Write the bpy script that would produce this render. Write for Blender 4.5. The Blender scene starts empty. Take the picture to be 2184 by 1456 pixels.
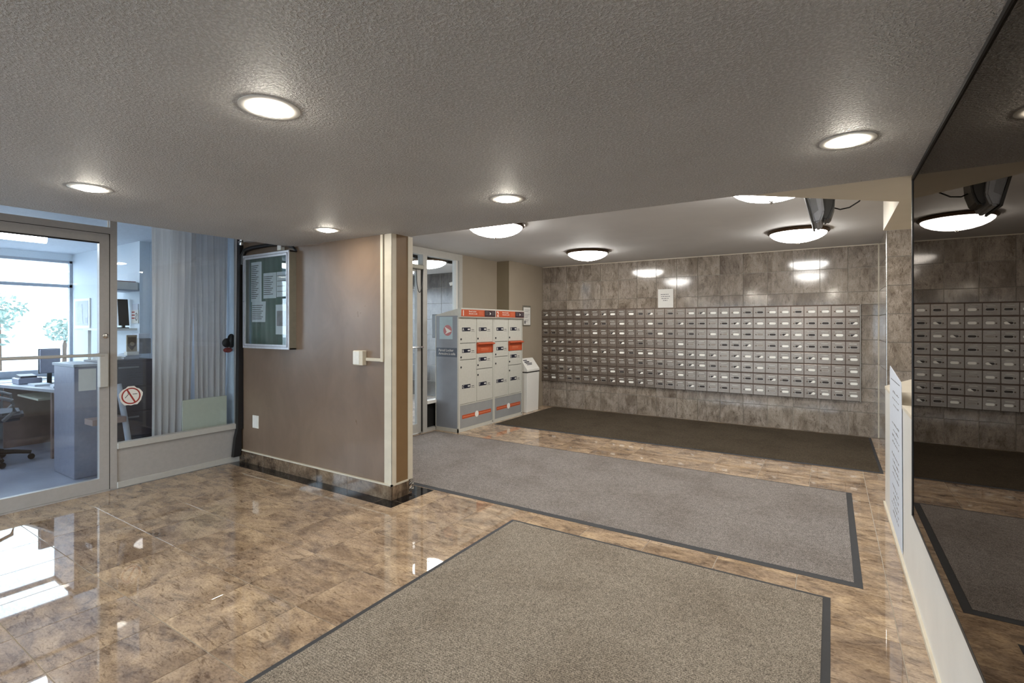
import bpy, bmesh, math, random
from mathutils import Vector, Matrix

random.seed(7)
S = bpy.context.scene
COL = S.collection
PI = math.pi

# ------------------------------------------------------------------ camera
cd = bpy.data.cameras.new('camera')
cam = bpy.data.objects.new('camera', cd)
COL.objects.link(cam)
cam.location = (0, 0, 1.4)
cam.rotation_euler = (PI / 2, 0, math.radians(32.5))
cd.sensor_width = 36.0
cd.lens = 36.0 * 1068.0 / 2184.0
cd.shift_y = -34.0 / 2184.0
cd.clip_start = 0.05
cd.clip_end = 200
S.camera = cam

# ------------------------------------------------------------------ world, exposure
W = bpy.data.worlds.new('world')
S.world = W
W.use_nodes = True
bg = W.node_tree.nodes['Background']
bg.inputs[0].default_value = (0.82, 0.91, 1.0, 1)
bg.inputs[1].default_value = 4.0
S.view_settings.view_transform = 'Standard'
S.view_settings.look = 'None'
S.view_settings.gamma = 1
S.view_settings.exposure = 1.06
S.view_settings.use_curve_mapping = False
DOWN_E = 85.0      # emission of the recessed downlight lenses
DOME_E = 18.0      # emission of the ceiling bowls
TUBE_E = 14.0      # office fluorescent


# ------------------------------------------------------------------ materials
def lin(c):
    return tuple(((v / 255.0) / 12.92 if v <= 10 else ((v / 255.0 + 0.055) / 1.055) ** 2.4) for v in c) + (1,)


class NT:
    def __init__(s, name):
        s.m = bpy.data.materials.new(name)
        s.m.use_nodes = True
        s.t = s.m.node_tree
        s.n = s.t.nodes
        s.b = s.n['Principled BSDF']

    def new(s, typ, **kw):
        n = s.n.new(typ)
        for k, v in kw.items():
            setattr(n, k, v)
        return n

    def link(s, a, b):
        s.t.links.new(a, b)

    def ramp(s, fac, stops):
        r = s.new('ShaderNodeValToRGB')
        e = r.color_ramp.elements
        while len(e) < len(stops):
            e.new(0.5)
        for i, (p, c) in enumerate(stops):
            e[i].position = p
            e[i].color = c
        s.link(fac, r.inputs[0])
        return r.outputs[0]

    def noise(s, vec, scale, detail=3, rough=0.5, dist=0.0):
        n = s.new('ShaderNodeTexNoise')
        n.inputs['Scale'].default_value = scale
        n.inputs['Detail'].default_value = detail
        n.inputs['Roughness'].default_value = rough
        n.inputs['Distortion'].default_value = dist
        if vec is not None:
            s.link(vec, n.inputs['Vector'])
        return n.outputs['Fac']

    def coords(s, scale=(1, 1, 1), rot=(0, 0, 0), rnd=False):
        tc = s.new('ShaderNodeTexCoord')
        v = tc.outputs['Object']
        if rnd:
            oi = s.new('ShaderNodeObjectInfo')
            mul = s.new('ShaderNodeMath', operation='MULTIPLY')
            mul.inputs[1].default_value = 47.0
            s.link(oi.outputs['Random'], mul.inputs[0])
            ad = s.new('ShaderNodeVectorMath', operation='ADD')
            s.link(v, ad.inputs[0])
            s.link(mul.outputs[0], ad.inputs[1])
            v = ad.outputs[0]
        mp = s.new('ShaderNodeMapping')
        mp.inputs['Scale'].default_value = scale
        mp.inputs['Rotation'].default_value = rot
        s.link(v, mp.inputs[0])
        return mp.outputs[0]

    def bump(s, h, strength=0.3, dist=0.01):
        b = s.new('ShaderNodeBump')
        b.inputs['Strength'].default_value = strength
        b.inputs['Distance'].default_value = dist
        s.link(h, b.inputs['Height'])
        s.link(b.outputs[0], s.b.inputs['Normal'])

    def mix(s, fac, a, b, mode='MIX'):
        m = s.new('ShaderNodeMix', data_type='RGBA', blend_type=mode)
        if isinstance(fac, (int, float)):
            m.inputs[0].default_value = fac
        else:
            s.link(fac, m.inputs[0])
        for sock, v in ((m.inputs[6], a), (m.inputs[7], b)):
            if isinstance(v, tuple):
                sock.default_value = v
            else:
                s.link(v, sock)
        return m.outputs[2]


M = {}


def flat(name, rgb, rough=0.5, metal=0.0, spec=None, grain=0.06, gscale=30.0, coat=0.0, bump=0.0):
    """plain painted / plastic / metal surface with a little procedural mottling"""
    t = NT(name)
    c = lin(rgb)
    v = t.coords()
    f = t.noise(v, gscale, 3, 0.55)
    lo = tuple(x * (1 - grain) for x in c[:3]) + (1,)
    hi = tuple(min(1, x * (1 + grain)) for x in c[:3]) + (1,)
    col = t.ramp(f, [(0.3, lo), (0.7, hi)])
    t.link(col, t.b.inputs['Base Color'])
    t.b.inputs['Roughness'].default_value = rough
    t.b.inputs['Metallic'].default_value = metal
    if spec is not None:
        t.b.inputs['Specular IOR Level'].default_value = spec
    if coat:
        t.b.inputs['Coat Weight'].default_value = coat
        t.b.inputs['Coat Roughness'].default_value = 0.05
    if bump:
        t.bump(f, bump, 0.002)
    M[name] = t.m
    return t.m


def emit(name, rgb, strength):
    t = NT(name)
    t.b.inputs['Base Color'].default_value = (0.8, 0.8, 0.8, 1)
    t.b.inputs['Emission Color'].default_value = rgb + (1,)
    t.b.inputs['Emission Strength'].default_value = strength
    M[name] = t.m
    return t.m


def glass(name, tint, refl=1.0, ior=1.45):
    t = NT(name)
    t.n.remove(t.b)
    out = t.n['Material Output']
    tr = t.new('ShaderNodeBsdfTransparent')
    tr.inputs[0].default_value = tint + (1,)
    gl = t.new('ShaderNodeBsdfGlossy')
    gl.inputs['Roughness'].default_value = 0.02
    gl.inputs[0].default_value = (1, 1, 1, 1)
    # Schlick reflectance from |N.I|, the same from both faces of the sheet
    ge = t.new('ShaderNodeNewGeometry')
    dt = t.new('ShaderNodeVectorMath', operation='DOT_PRODUCT')
    t.link(ge.outputs['Normal'], dt.inputs[0])
    t.link(ge.outputs['Incoming'], dt.inputs[1])
    ab = t.new('ShaderNodeMath', operation='ABSOLUTE')
    t.link(dt.outputs['Value'], ab.inputs[0])
    sb = t.new('ShaderNodeMath', operation='SUBTRACT')
    sb.inputs[0].default_value = 1.0
    t.link(ab.outputs[0], sb.inputs[1])
    pw_ = t.new('ShaderNodeMath', operation='POWER')
    pw_.inputs[1].default_value = 5.0
    t.link(sb.outputs[0], pw_.inputs[0])
    f0 = ((ior - 1) / (ior + 1)) ** 2
    ml = t.new('ShaderNodeMath', operation='MULTIPLY_ADD')
    ml.inputs[1].default_value = refl * (1 - f0)
    ml.inputs[2].default_value = refl * f0
    t.link(pw_.outputs[0], ml.inputs[0])
    mx = t.new('ShaderNodeMixShader')
    t.link(ml.outputs[0], mx.inputs[0])
    t.link(tr.outputs[0], mx.inputs[1])
    t.link(gl.outputs[0], mx.inputs[2])
    t.link(mx.outputs[0], out.inputs[0])
    M[name] = t.m


def stone(name, dark, mid, light, rot=0.5, rough=0.06, tilevar=0.12, stretch=(1, 3.2, 1), sc=5.0, rotv=None, blot=None, vein=(0.5, 0.46, 0.43, 1), spec=0.75):
    t = NT(name)
    v = t.coords(stretch, rotv or (0, 0, rot), rnd=True)
    f1 = t.noise(v, sc, 9, 0.72, 0.7)
    c1 = t.ramp(f1, [(0.30, lin(dark)), (0.46, lin(mid)), (0.68, lin(light))])
    f2 = t.noise(v, sc * 0.4, 6, 0.7, 0.9)
    c2 = t.ramp(f2, [(0.40, lin(blot or dark)), (0.56, (1, 1, 1, 1))])
    c = t.mix(0.6, c1, c2, 'MULTIPLY')
    f3 = t.noise(v, sc * 14, 3, 0.6, 0.2)
    c3 = t.ramp(f3, [(0.34, (0.66, 0.63, 0.60, 1)), (0.56, (1.0, 1.0, 1.0, 1))])
    c = t.mix(0.8, c, c3, 'MULTIPLY')
    # thin dark veins running with the grain
    v2 = t.coords((stretch[0] * 1.0, stretch[1] * 2.2, stretch[2]) if rotv is None else (stretch[0] * 2.0, 1, stretch[2]), rotv or (0, 0, rot), rnd=True)
    f4 = t.noise(v2, sc * 2.2, 5, 0.66, 1.2)
    c4 = t.ramp(f4, [(0.36, vein), (0.45, (1.0, 1.0, 1.0, 1))])
    c = t.mix(0.85, c, c4, 'MULTIPLY')
    oi = t.new('ShaderNodeObjectInfo')
    tv = t.ramp(oi.outputs['Random'], [(0.0, (1 - tilevar, 1 - tilevar, 1 - tilevar * 0.8, 1)), (1.0, (1, 1, 1, 1))])
    c = t.mix(1.0, c, tv, 'MULTIPLY')
    t.link(c, t.b.inputs['Base Color'])
    t.b.inputs['Roughness'].default_value = rough
    t.b.inputs['Specular IOR Level'].default_value = spec
    M[name] = t.m


stone('floor_stone', (130, 114, 100), (184, 160, 134), (222, 194, 158), rot=0.7, rough=0.02, spec=1.0, tilevar=0.20, sc=5.0, stretch=(1, 1.8, 1), blot=(164, 154, 148))
stone('wall_stone', (126, 116, 105), (164, 153, 140), (184, 173, 160), rotv=(0, 0.5, 0), rough=0.10, tilevar=0.12, stretch=(2.0, 1, 1.0), sc=5.5, blot=(160, 150, 138))
stone('skirt_stone', (72, 58, 46), (124, 104, 84), (160, 140, 116), rot=0.3, rough=0.06, sc=5.0)
stone('black_granite', (10, 10, 11), (20, 20, 22), (34, 34, 37), rough=0.05, sc=18.0, tilevar=0.1)
stone('vestibule_stone', (58, 54, 50), (84, 79, 74), (106, 100, 94), rotv=(0, 1.4, 0), rough=0.2, sc=3.0, stretch=(3.5, 1, 1))
flat('grout', (176, 166, 152), 0.8)
flat('wall_grout', (196, 188, 176), 0.8)


def ceiling_mat():
    t = NT('stipple')
    v = t.coords()
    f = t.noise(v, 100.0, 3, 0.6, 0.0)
    f2 = t.noise(v, 1.6, 3, 0.5)
    c = t.ramp(f2, [(0.3, lin((222, 219, 216))), (0.7, lin((232, 229, 226)))])
    fl = t.ramp(f, [(0.42, (0.74, 0.735, 0.73, 1)), (0.62, (1.0, 1.0, 1.0, 1))])  # light caught by the high points put into the colour, hollows darker
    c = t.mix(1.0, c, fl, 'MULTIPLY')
    t.link(c, t.b.inputs['Base Color'])
    t.b.inputs['Roughness'].default_value = 0.6
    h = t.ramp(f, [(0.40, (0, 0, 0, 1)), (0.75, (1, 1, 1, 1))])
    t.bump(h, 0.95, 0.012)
    M['stipple'] = t.m


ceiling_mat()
flat('ceiling_paint', (208, 207, 206), 0.7, grain=0.03, gscale=3)
flat('cream_paint', (214, 205, 188), 0.6, grain=0.03, gscale=4)
flat('white_paint', (224, 222, 216), 0.4, grain=0.03, gscale=5)


def brown_mat():
    t = NT('brown_paint')
    v = t.coords((1, 1, 0.6))
    f = t.noise(v, 3.0, 4, 0.6, 0.6)
    c = t.ramp(f, [(0.3, lin((112, 93, 77))), (0.7, lin((128, 109, 92)))])
    t.link(c, t.b.inputs['Base Color'])
    r = t.ramp(f, [(0.3, (0.33, 0.33, 0.33, 1)), (0.7, (0.27, 0.27, 0.27, 1))])
    t.link(r, t.b.inputs['Roughness'])
    M['brown_paint'] = t.m


brown_mat()
flat('end_brown', (124, 96, 62), 0.5, gscale=6)
flat('beige_paint', (158, 146, 129), 0.6, grain=0.03, gscale=3)
flat('beige_dark', (138, 126, 104), 0.6, grain=0.03, gscale=3)
flat('cream_trim', (206, 197, 178), 0.45, gscale=8)
flat('alu', (172, 168, 164), 0.42, 0.15, grain=0.04)
flat('alu_pale', (186, 184, 178), 0.45, 0.1, grain=0.03)
flat('chrome', (210, 208, 204), 0.18, 1.0)
flat('dark_gap', (22, 21, 20), 0.7)
flat('black_plastic', (26, 26, 28), 0.42)
flat('grey_plastic', (116, 118, 124), 0.45)
flat('monitor_grey', (150, 153, 162), 0.4)
flat('rubber', (56, 56, 58), 0.75, bump=0.2)
flat('bronze', (84, 66, 50), 0.32, 0.8)
flat('locker_white', (196, 195, 186), 0.42, grain=0.03)
flat('locker_grey', (150, 152, 152), 0.45, grain=0.06, gscale=5)
flat('locker_side', (142, 148, 156), 0.35, grain=0.10, gscale=3)
flat('locker_pale_blue', (176, 198, 206), 0.35, grain=0.08, gscale=6)
flat('print_grey', (88, 96, 108), 0.4)
flat('orange', (188, 84, 48), 0.45)
flat('orange_pale', (214, 130, 96), 0.5)
flat('navy', (26, 30, 48), 0.45)
flat('dark_maroon', (52, 34, 40), 0.45)
flat('print_white', (236, 234, 228), 0.5, grain=0.01)
flat('print_red', (158, 52, 44), 0.5)
flat('logo_pink', (196, 128, 132), 0.5)
flat('ink', (48, 46, 46), 0.7)
flat('grey_ink', (120, 118, 118), 0.7)
flat('paper', (226, 224, 218), 0.8, grain=0.02)
flat('paper_blue', (206, 212, 222), 0.7, grain=0.02)
flat('photo_grey', (112, 106, 112), 0.6, grain=0.5, gscale=14)
flat('felt_green', (34, 74, 60), 0.95, grain=0.15, gscale=60)
flat('silver_frame', (196, 198, 204), 0.3, 0.35)
flat('frame_side', (134, 130, 118), 0.4, 0.4)
flat('outlet_white', (224, 222, 214), 0.35)
flat('board_cream', (206, 208, 190), 0.6, grain=0.03)
flat('wood_desk', (150, 128, 122), 0.5, gscale=8, grain=0.12)
flat('desk_grey', (170, 176, 186), 0.45)
flat('cabinet_dark', (64, 62, 70), 0.45, 0.2)
flat('cabinet_steel', (150, 152, 168), 0.4, 0.2)
flat('chair_fabric', (70, 78, 92), 0.85)
flat('orange_fabric', (214, 110, 84), 0.8)
flat('office_wall', (222, 232, 240), 0.7, grain=0.03, gscale=60)
flat('office_ceiling', (220, 226, 234), 0.7)
flat('office_floor', (150, 156, 172), 0.35, grain=0.10, gscale=3)
flat('plaque_tan', (150, 136, 112), 0.5)
flat('plaque_brown', (74, 60, 48), 0.5)
flat('asphalt', (150, 152, 154), 0.9)
flat('bark', (86, 70, 56), 0.9)
flat('leaf', (140, 160, 150), 0.7, grain=0.3, gscale=20)
flat('far_render', (186, 182, 176), 0.8)
flat('red_cloth', (128, 40, 42), 0.8)
emit('lens_glow', (1.0, 0.93, 0.80), DOWN_E)
emit('bowl_glow', (1.0, 0.97, 0.92), DOME_E)
emit('tube_glow', (0.9, 0.96, 1.0), TUBE_E)
glass('pane', (0.90, 0.93, 0.95), 1.0)
glass('cabinet_glass', (0.93, 0.96, 0.95), 1.6, 1.5)


def mirror_mat():
    t = NT('tinted_mirror')
    t.n.remove(t.b)
    g_ = t.new('ShaderNodeBsdfGlossy')
    g_.inputs['Roughness'].default_value = 0.008
    f = t.noise(t.coords(), 1.2, 2)
    c = t.ramp(f, [(0.3, (0.235, 0.218, 0.200, 1)), (0.7, (0.25, 0.232, 0.214, 1))])
    t.link(c, g_.inputs[0])
    t.link(g_.outputs[0], t.n['Material Output'].inputs[0])
    M['tinted_mirror'] = t.m


mirror_mat()


def carpet(name, a, b, rib=True, stain=None):
    t = NT(name)
    v = t.coords()
    f = t.noise(v, 190.0, 2, 0.8)
    f2 = t.noise(v, 34.0, 3, 0.75)
    f0 = t.noise(v, 2.2, 4, 0.6)
    c = t.ramp(f, [(0.36, lin(a)), (0.64, lin(b))])
    g = t.ramp(f2, [(0.35, (0.80, 0.80, 0.80, 1)), (0.6, (1, 1, 1, 1))])
    c = t.mix(1.0, c, g, 'MULTIPLY')
    d = t.ramp(f0, [(0.34, stain or (0.80, 0.78, 0.76, 1)), (0.55, (1, 1, 1, 1))])
    c = t.mix(0.8, c, d, 'MULTIPLY')
    h = f
    if rib:
        w = t.new('ShaderNodeTexWave', wave_type='BANDS', bands_direction='Y')
        w.inputs['Scale'].default_value = 26.0
        w.inputs['Distortion'].default_value = 1.5
        w.inputs['Detail'].default_value = 2
        w.inputs['Detail Scale'].default_value = 8
        t.link(v, w.inputs[0])
        wc = t.ramp(w.outputs['Fac'], [(0.1, (0.80, 0.80, 0.80, 1)), (0.7, (1, 1, 1, 1))])
        c = t.mix(1.0, c, wc, 'MULTIPLY')
    t.link(c, t.b.inputs['Base Color'])
    t.b.inputs['Roughness'].default_value = 1.0
    t.b.inputs['Specular IOR Level'].default_value = 0.1
    t.bump(h, 0.8, 0.004)
    M[name] = t.m


carpet('mat_grey', (100, 92, 83), (186, 174, 158))
carpet('mat_mid', (104, 98, 94), (174, 166, 160))
carpet('mat_brown', (52, 46, 38), (98, 88, 74), rib=False)


def curtain_mat(name, rgb, trans):
    t = NT(name)
    out = t.n['Material Output']
    t.b.inputs['Base Color'].default_value = lin(rgb)
    t.b.inputs['Roughness'].default_value = 0.9
    v = t.coords((1, 1, 0.02))
    f = t.noise(v, 60, 2)
    c = t.ramp(f, [(0.3, lin(tuple(int(x * 0.94) for x in rgb))), (0.7, lin(rgb))])
    t.link(c, t.b.inputs['Base Color'])
    tl = t.new('ShaderNodeBsdfTranslucent')
    t.link(c, tl.inputs[0])
    mx = t.new('ShaderNodeMixShader')
    mx.inputs[0].default_value = trans
    t.link(t.b.outputs[0], mx.inputs[1])
    t.link(tl.outputs[0], mx.inputs[2])
    t.link(mx.outputs[0], out.inputs[0])
    M[name] = t.m


curtain_mat('curtain', (232, 226, 222), 0.4)
curtain_mat('sheer', (226, 232, 244), 0.6)


def mailmetal():
    t = NT('mail_metal')
    v = t.coords((1, 1, 12), rnd=True)
    f = t.noise(v, 30, 3, 0.6)
    c = t.ramp(f, [(0.3, lin((132, 122, 113))), (0.7, lin((160, 149, 139)))])
    oi = t.new('ShaderNodeObjectInfo')
    tv = t.ramp(oi.outputs['Random'], [(0.0, (0.86, 0.85, 0.84, 1)), (1.0, (1, 1, 1, 1))])
    c = t.mix(1.0, c, tv, 'MULTIPLY')
    t.link(c, t.b.inputs['Base Color'])
    t.b.inputs['Metallic'].default_value = 0.72
    t.b.inputs['Roughness'].default_value = 0.34
    M['mail_metal'] = t.m


mailmetal()
flat('mail_frame', (112, 92, 82), 0.5, 0.5)
flat('mail_empty', (52, 44, 40), 0.5)
flat('mail_card_grey', (150, 142, 134), 0.5)
flat('mail_card', (250, 248, 240), 0.5, grain=0.01)


# ------------------------------------------------------------------ mesh helpers
class MB:
    def __init__(s):
        s.v = []
        s.f = []

    def add(s, vs, fs):
        o = len(s.v)
        s.v += [tuple(p) for p in vs]
        s.f += [tuple(i + o for i in f) for f in fs]
        return s

    def box(s, x0, x1, y0, y1, z0, z1):
        return s.add([(x0, y0, z0), (x1, y0, z0), (x1, y1, z0), (x0, y1, z0), (x0, y0, z1), (x1, y0, z1), (x1, y1, z1), (x0, y1, z1)],
                     [(0, 3, 2, 1), (4, 5, 6, 7), (0, 1, 5, 4), (1, 2, 6, 5), (2, 3, 7, 6), (3, 0, 4, 7)])

    def prism(s, poly, axis, a, b):
        """poly: 2D points in the plane orthogonal to axis; x:(y,z) y:(x,z) z:(x,y)"""
        n = len(poly)

        def P(p, t):
            return (t, p[0], p[1]) if axis == 'x' else (p[0], t, p[1]) if axis == 'y' else (p[0], p[1], t)
        vs = [P(p, a) for p in poly] + [P(p, b) for p in poly]
        fs = [tuple(range(n))[::-1], tuple(range(n, 2 * n))] + [(i, (i + 1) % n, n + (i + 1) % n, n + i) for i in range(n)]
        return s.add(vs, fs)

    def lathe(s, prof, c, n=32, axis='z', sgn=1, close=True):
        vs = []
        for r, h in prof:
            for k in range(n):
                a = 2 * PI * k / n
                p = (r * math.cos(a), r * math.sin(a), h)
                if axis == 'z':
                    q = (c[0] + p[0], c[1] + p[1], c[2] + sgn * p[2])
                elif axis == 'y':
                    q = (c[0] + p[0], c[1] + sgn * p[2], c[2] + p[1])
                else:
                    q = (c[0] + sgn * p[2], c[1] + p[0], c[2] + p[1])
                vs.append(q)
        fs = []
        m = len(prof)
        for i in range(m - 1):
            for k in range(n):
                k2 = (k + 1) % n
                fs.append((i * n + k, i * n + k2, (i + 1) * n + k2, (i + 1) * n + k))
        if close:
            fs.append(tuple(range(n))[::-1])
            fs.append(tuple(range((m - 1) * n, m * n)))
        return s.add(vs, fs)

    def tube(s, pts, r, n=8):
        pts = [Vector(p) for p in pts]
        rs = r if isinstance(r, (list, tuple)) else [r] * len(pts)
        vs = []
        up = Vector((0, 0, 1))
        for i, p in enumerate(pts):
            d = (pts[min(i + 1, len(pts) - 1)] - pts[max(i - 1, 0)]).normalized()
            a = d.cross(up)
            if a.length < 0.05:
                a = d.cross(Vector((0, 1, 0)))
            a.normalize()
            b = d.cross(a)
            for k in range(n):
                t = 2 * PI * k / n
                vs.append(p + rs[i] * (math.cos(t) * a + math.sin(t) * b))
        fs = [(i * n + k, i * n + (k + 1) % n, (i + 1) * n + (k + 1) % n, (i + 1) * n + k) for i in range(len(pts) - 1) for k in range(n)]
        fs += [tuple(range(n))[::-1], tuple(range((len(pts) - 1) * n, len(pts) * n))]
        return s.add(vs, fs)

    def sphere(s, c, r, n=14, m=8, sq=(1, 1, 1)):
        vs = []
        for i in range(m + 1):
            th = PI * i / m
            for k in range(n):
                a = 2 * PI * k / n
                vs.append((c[0] + sq[0] * r * math.sin(th) * math.cos(a), c[1] + sq[1] * r * math.sin(th) * math.sin(a), c[2] + sq[2] * r * math.cos(th)))
        fs = [(i * n + k, i * n + (k + 1) % n, (i + 1) * n + (k + 1) % n, (i + 1) * n + k) for i in range(m) for k in range(n)]
        return s.add(vs, fs)

    def mesh(s, name, mat, off=(0, 0, 0), bevel=0.0, smooth=False, seg=1):
        me = bpy.data.meshes.new(name)
        o = Vector(off)
        me.from_pydata([tuple(Vector(p) - o) for p in s.v], [], s.f)
        bm = bmesh.new()
        bm.from_mesh(me)
        bmesh.ops.remove_doubles(bm, verts=bm.verts, dist=1e-6)
        bmesh.ops.recalc_face_normals(bm, faces=bm.faces)
        if bevel:
            bmesh.ops.bevel(bm, geom=[e for e in bm.edges if len(e.link_faces) == 2 and e.calc_face_angle(0) > 0.4], offset=bevel, segments=seg, affect='EDGES', clamp_overlap=True)
        if smooth:
            for f in bm.faces:
                f.smooth = True
        bm.to_mesh(me)
        bm.free()
        if smooth:
            try:
                me.set_sharp_from_angle(angle=math.radians(38))
            except Exception:
                pass
        me.materials.append(M[mat])
        return me


WL = {}   # world location of each parent


def link(name, me, loc=(0, 0, 0), parent=None):
    o = bpy.data.objects.new(name, me)
    COL.objects.link(o)
    o.location = loc
    if parent is not None:
        o.parent = parent
        WL[o] = WL[parent] + Vector(loc)
    else:
        WL[o] = Vector(loc)
    return o


def part(name, mb, mat, parent, **kw):
    """mesh given in world coordinates, child of parent with the parent's origin"""
    return link(name, mb.mesh(name, mat, WL[parent], **kw), (0, 0, 0), parent)


def tag(o, label=None, cat=None, group=None, kind=None):
    for k, v in (('label', label), ('category', cat), ('group', group), ('kind', kind)):
        if v:
            o[k] = v
    return o


def thing(name, label, cat, loc, group=None):
    return tag(link(name, None, loc), label, cat, group)


def single(name, mb, mat, label, cat, loc, group=None, **kw):
    return tag(link(name, mb.mesh(name, mat, loc, **kw), loc), label, cat, group)


def struct(name, mb, mat, loc=(0, 0, 0), label=None, **kw):
    o = link(name, mb.mesh(name, mat, loc, **kw), loc)
    o['kind'] = 'structure'
    if label:
        o['label'] = label
    return o


def copy_tree(o, parent=None, loc=None):
    c = o.copy()
    COL.objects.link(c)
    if parent is not None:
        c.parent = parent
    if loc is not None:
        c.location = loc
    WL[c] = (WL[parent] if parent is not None else Vector((0, 0, 0))) + Vector(c.location)
    for ch in list(o.children):
        copy_tree(ch, c)
    return c


def text(name, s, size, origin, facing, mat, parent, align='LEFT', thick=0.0006, bold=False):
    """flat lettering; facing '-y' reads along +x, '+x' reads along +y, '-x' reads along -y"""
    cu = bpy.data.curves.new(name, 'FONT')
    cu.body = s
    cu.size = size
    cu.align_x = align
    cu.extrude = thick
    cu.resolution_u = 2
    if bold:
        cu.offset = size * 0.018
    ob = bpy.data.objects.new(name, cu)
    COL.objects.link(ob)
    dg = bpy.context.evaluated_depsgraph_get()
    me = bpy.data.meshes.new_from_object(ob.evaluated_get(dg))
    COL.objects.unlink(ob)
    bpy.data.objects.remove(ob)
    R = {'-y': Matrix(((1, 0, 0), (0, 0, -1), (0, 1, 0))),
         '+x': Matrix(((0, 0, 1), (1, 0, 0), (0, 1, 0))),
         '-x': Matrix(((0, 0, -1), (-1, 0, 0), (0, 1, 0)))}[facing]
    o = Vector(origin) - WL[parent]
    for v in me.vertices:
        v.co = R @ v.co + o
    me.materials.clear()
    me.materials.append(M[mat])
    return link(name, me, (0, 0, 0), parent)


# ================================================================== SETTING
ZL, ZU = 2.14, 2.42          # lower and upper ceilings
# ---- floor: bed + tiles
floor = struct('floor', MB().box(-5.3, 1.2, -2.7, 7.9, -0.12, -0.0022), 'grout')
T = 0.418
TX0, TY0 = -3.087, 1.11


def rect_tile(name, x0, x1, y0, y1, z0, z1, mat, parent, g=0.0012, b=0.0008):
    c = Vector(((x0 + x1) / 2, (y0 + y1) / 2, (z0 + z1) / 2))
    hx, hy, hz = (x1 - x0) / 2 - g, (y1 - y0) / 2 - g, (z1 - z0) / 2
    return (c, hx, hy, hz)


_cache = {}


def tile(name, c, hx, hy, hz, mat, parent, bevel=0.0008):
    key = (round(hx, 4), round(hy, 4), round(hz, 4), mat)
    if key not in _cache:
        _cache[key] = MB().box(-hx, hx, -hy, hy, -hz, hz).mesh(name, mat, bevel=bevel)
    return link(name, _cache[key], tuple(Vector(c) - WL[parent]), parent)


yy = TY0 - 2 * T
rows = []
while yy < 7.7:
    rows.append((yy, min(yy + T, 7.72)))
    yy += T
cols = []
xx = TX0 - 5 * T
while xx < 0.72:
    cols.append((max(xx, -5.16), min(xx + T, 0.80)))
    xx += T
for (y0, y1) in rows:
    for (x0, x1) in cols:
        if x1 - x0 < 0.02 or y1 - y0 < 0.02:
            continue
        if x0 > 0.36 and y1 < 4.7:
            continue
        if x1 < -4.5 and y0 > 3.1:
            continue
        X1 = x1 if y1 > 4.7 else min(x1, 0.375)
        X0 = x0 if y0 < 3.1 else max(x0, -4.52)
        g = 0.0018
        tile('floor_tile', ((X0 + X1) / 2, (y0 + y1) / 2, -0.004), (X1 - X0) / 2 - g, (y1 - y0) / 2 - g, 0.004, 'floor_stone', floor)
part('floor_screed', MB().box(-5.16, 0.375, -2.6, TY0 - 2 * T - 0.0015, -0.006, 0.0), 'floor_stone', floor)
# black border around the brown wall
for x in (-5.15, -4.73, -4.31, -3.89, -3.47, -3.05):
    x1 = min(x + 0.418, -2.848)
    tile('border_tile', ((x + x1) / 2, 2.806, -0.0022), (x1 - x) / 2 - 0.0012, 0.063, 0.0032, 'black_granite', floor)
for y0, y1 in ((2.871, 3.07), (3.072, 3.235)):
    tile('border_tile', (-2.907, (y0 + y1) / 2, -0.0022), 0.059, (y1 - y0) / 2 - 0.0008, 0.0032, 'black_granite', floor)

tile('border_tile', (-3.16, 3.167, -0.0022), 0.193, 0.068, 0.0032, 'black_granite', floor)

# ---- ceilings
struct('ceiling', MB().box(-5.3, 1.2, -2.7, 7.9, ZU, ZU + 0.1), 'ceiling_paint')
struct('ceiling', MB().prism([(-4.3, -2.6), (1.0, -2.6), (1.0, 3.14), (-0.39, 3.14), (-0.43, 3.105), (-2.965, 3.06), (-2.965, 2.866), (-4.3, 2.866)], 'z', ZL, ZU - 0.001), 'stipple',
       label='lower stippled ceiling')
struct('trim_1', MB().prism([(-0.388, 3.1405), (1.0, 3.1405), (1.0, 4.95), (0.345, 4.86), (0.345, 3.77), (0.30, 3.74)], 'z', ZL + 0.001, ZU - 0.001), 'cream_paint',
       label='smooth cream bulkhead beside the mirror')

# ---- mail wall
wb = struct('wall_back', MB().box(-8.2, 1.2, 7.712, 7.9, 0, ZU), 'wall_grout')
zrows = [(0.004, 0.305), (0.305, 0.44), (1.668, 1.828), (1.828, 2.132), (2.132, 2.418)]
zcol_mid = [(0.44, 0.61), (0.61, 0.915), (0.915, 1.22), (1.22, 1.525), (1.525, 1.668)]
tx = [-4.268] + [-4.108 + 0.3065 * k for k in range(15)] + [0.498]


def ytile(x0, x1, z0, z1, y, parent, mat='wall_stone', g=0.0026, th=0.005):
    return tile('wall_tile', ((x0 + x1) / 2, y - th, (z0 + z1) / 2), (x1 - x0) / 2 - g, th, (z1 - z0) / 2 - g, mat, parent)


def xtile(y0, y1, z0, z1, x, parent, mat='wall_stone', g=0.0024, th=0.005):
    return tile('wall_tile', (x - th, (y0 + y1) / 2, (z0 + z1) / 2), th, (y1 - y0) / 2 - g, (z1 - z0) / 2 - g, mat, parent)


for i in range(len(tx) - 1):
    for z0, z1 in zrows:
        ytile(tx[i], tx[i + 1], z0, z1, 7.710, wb)
for z0, z1 in zcol_mid:
    ytile(0.312, 0.498, z0, z1, 7.710, wb)
part('edge_strip', MB().box(-4.268, 0.498, 7.694, 7.712, 2.408, 2.42), 'cream_trim', wb)

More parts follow.
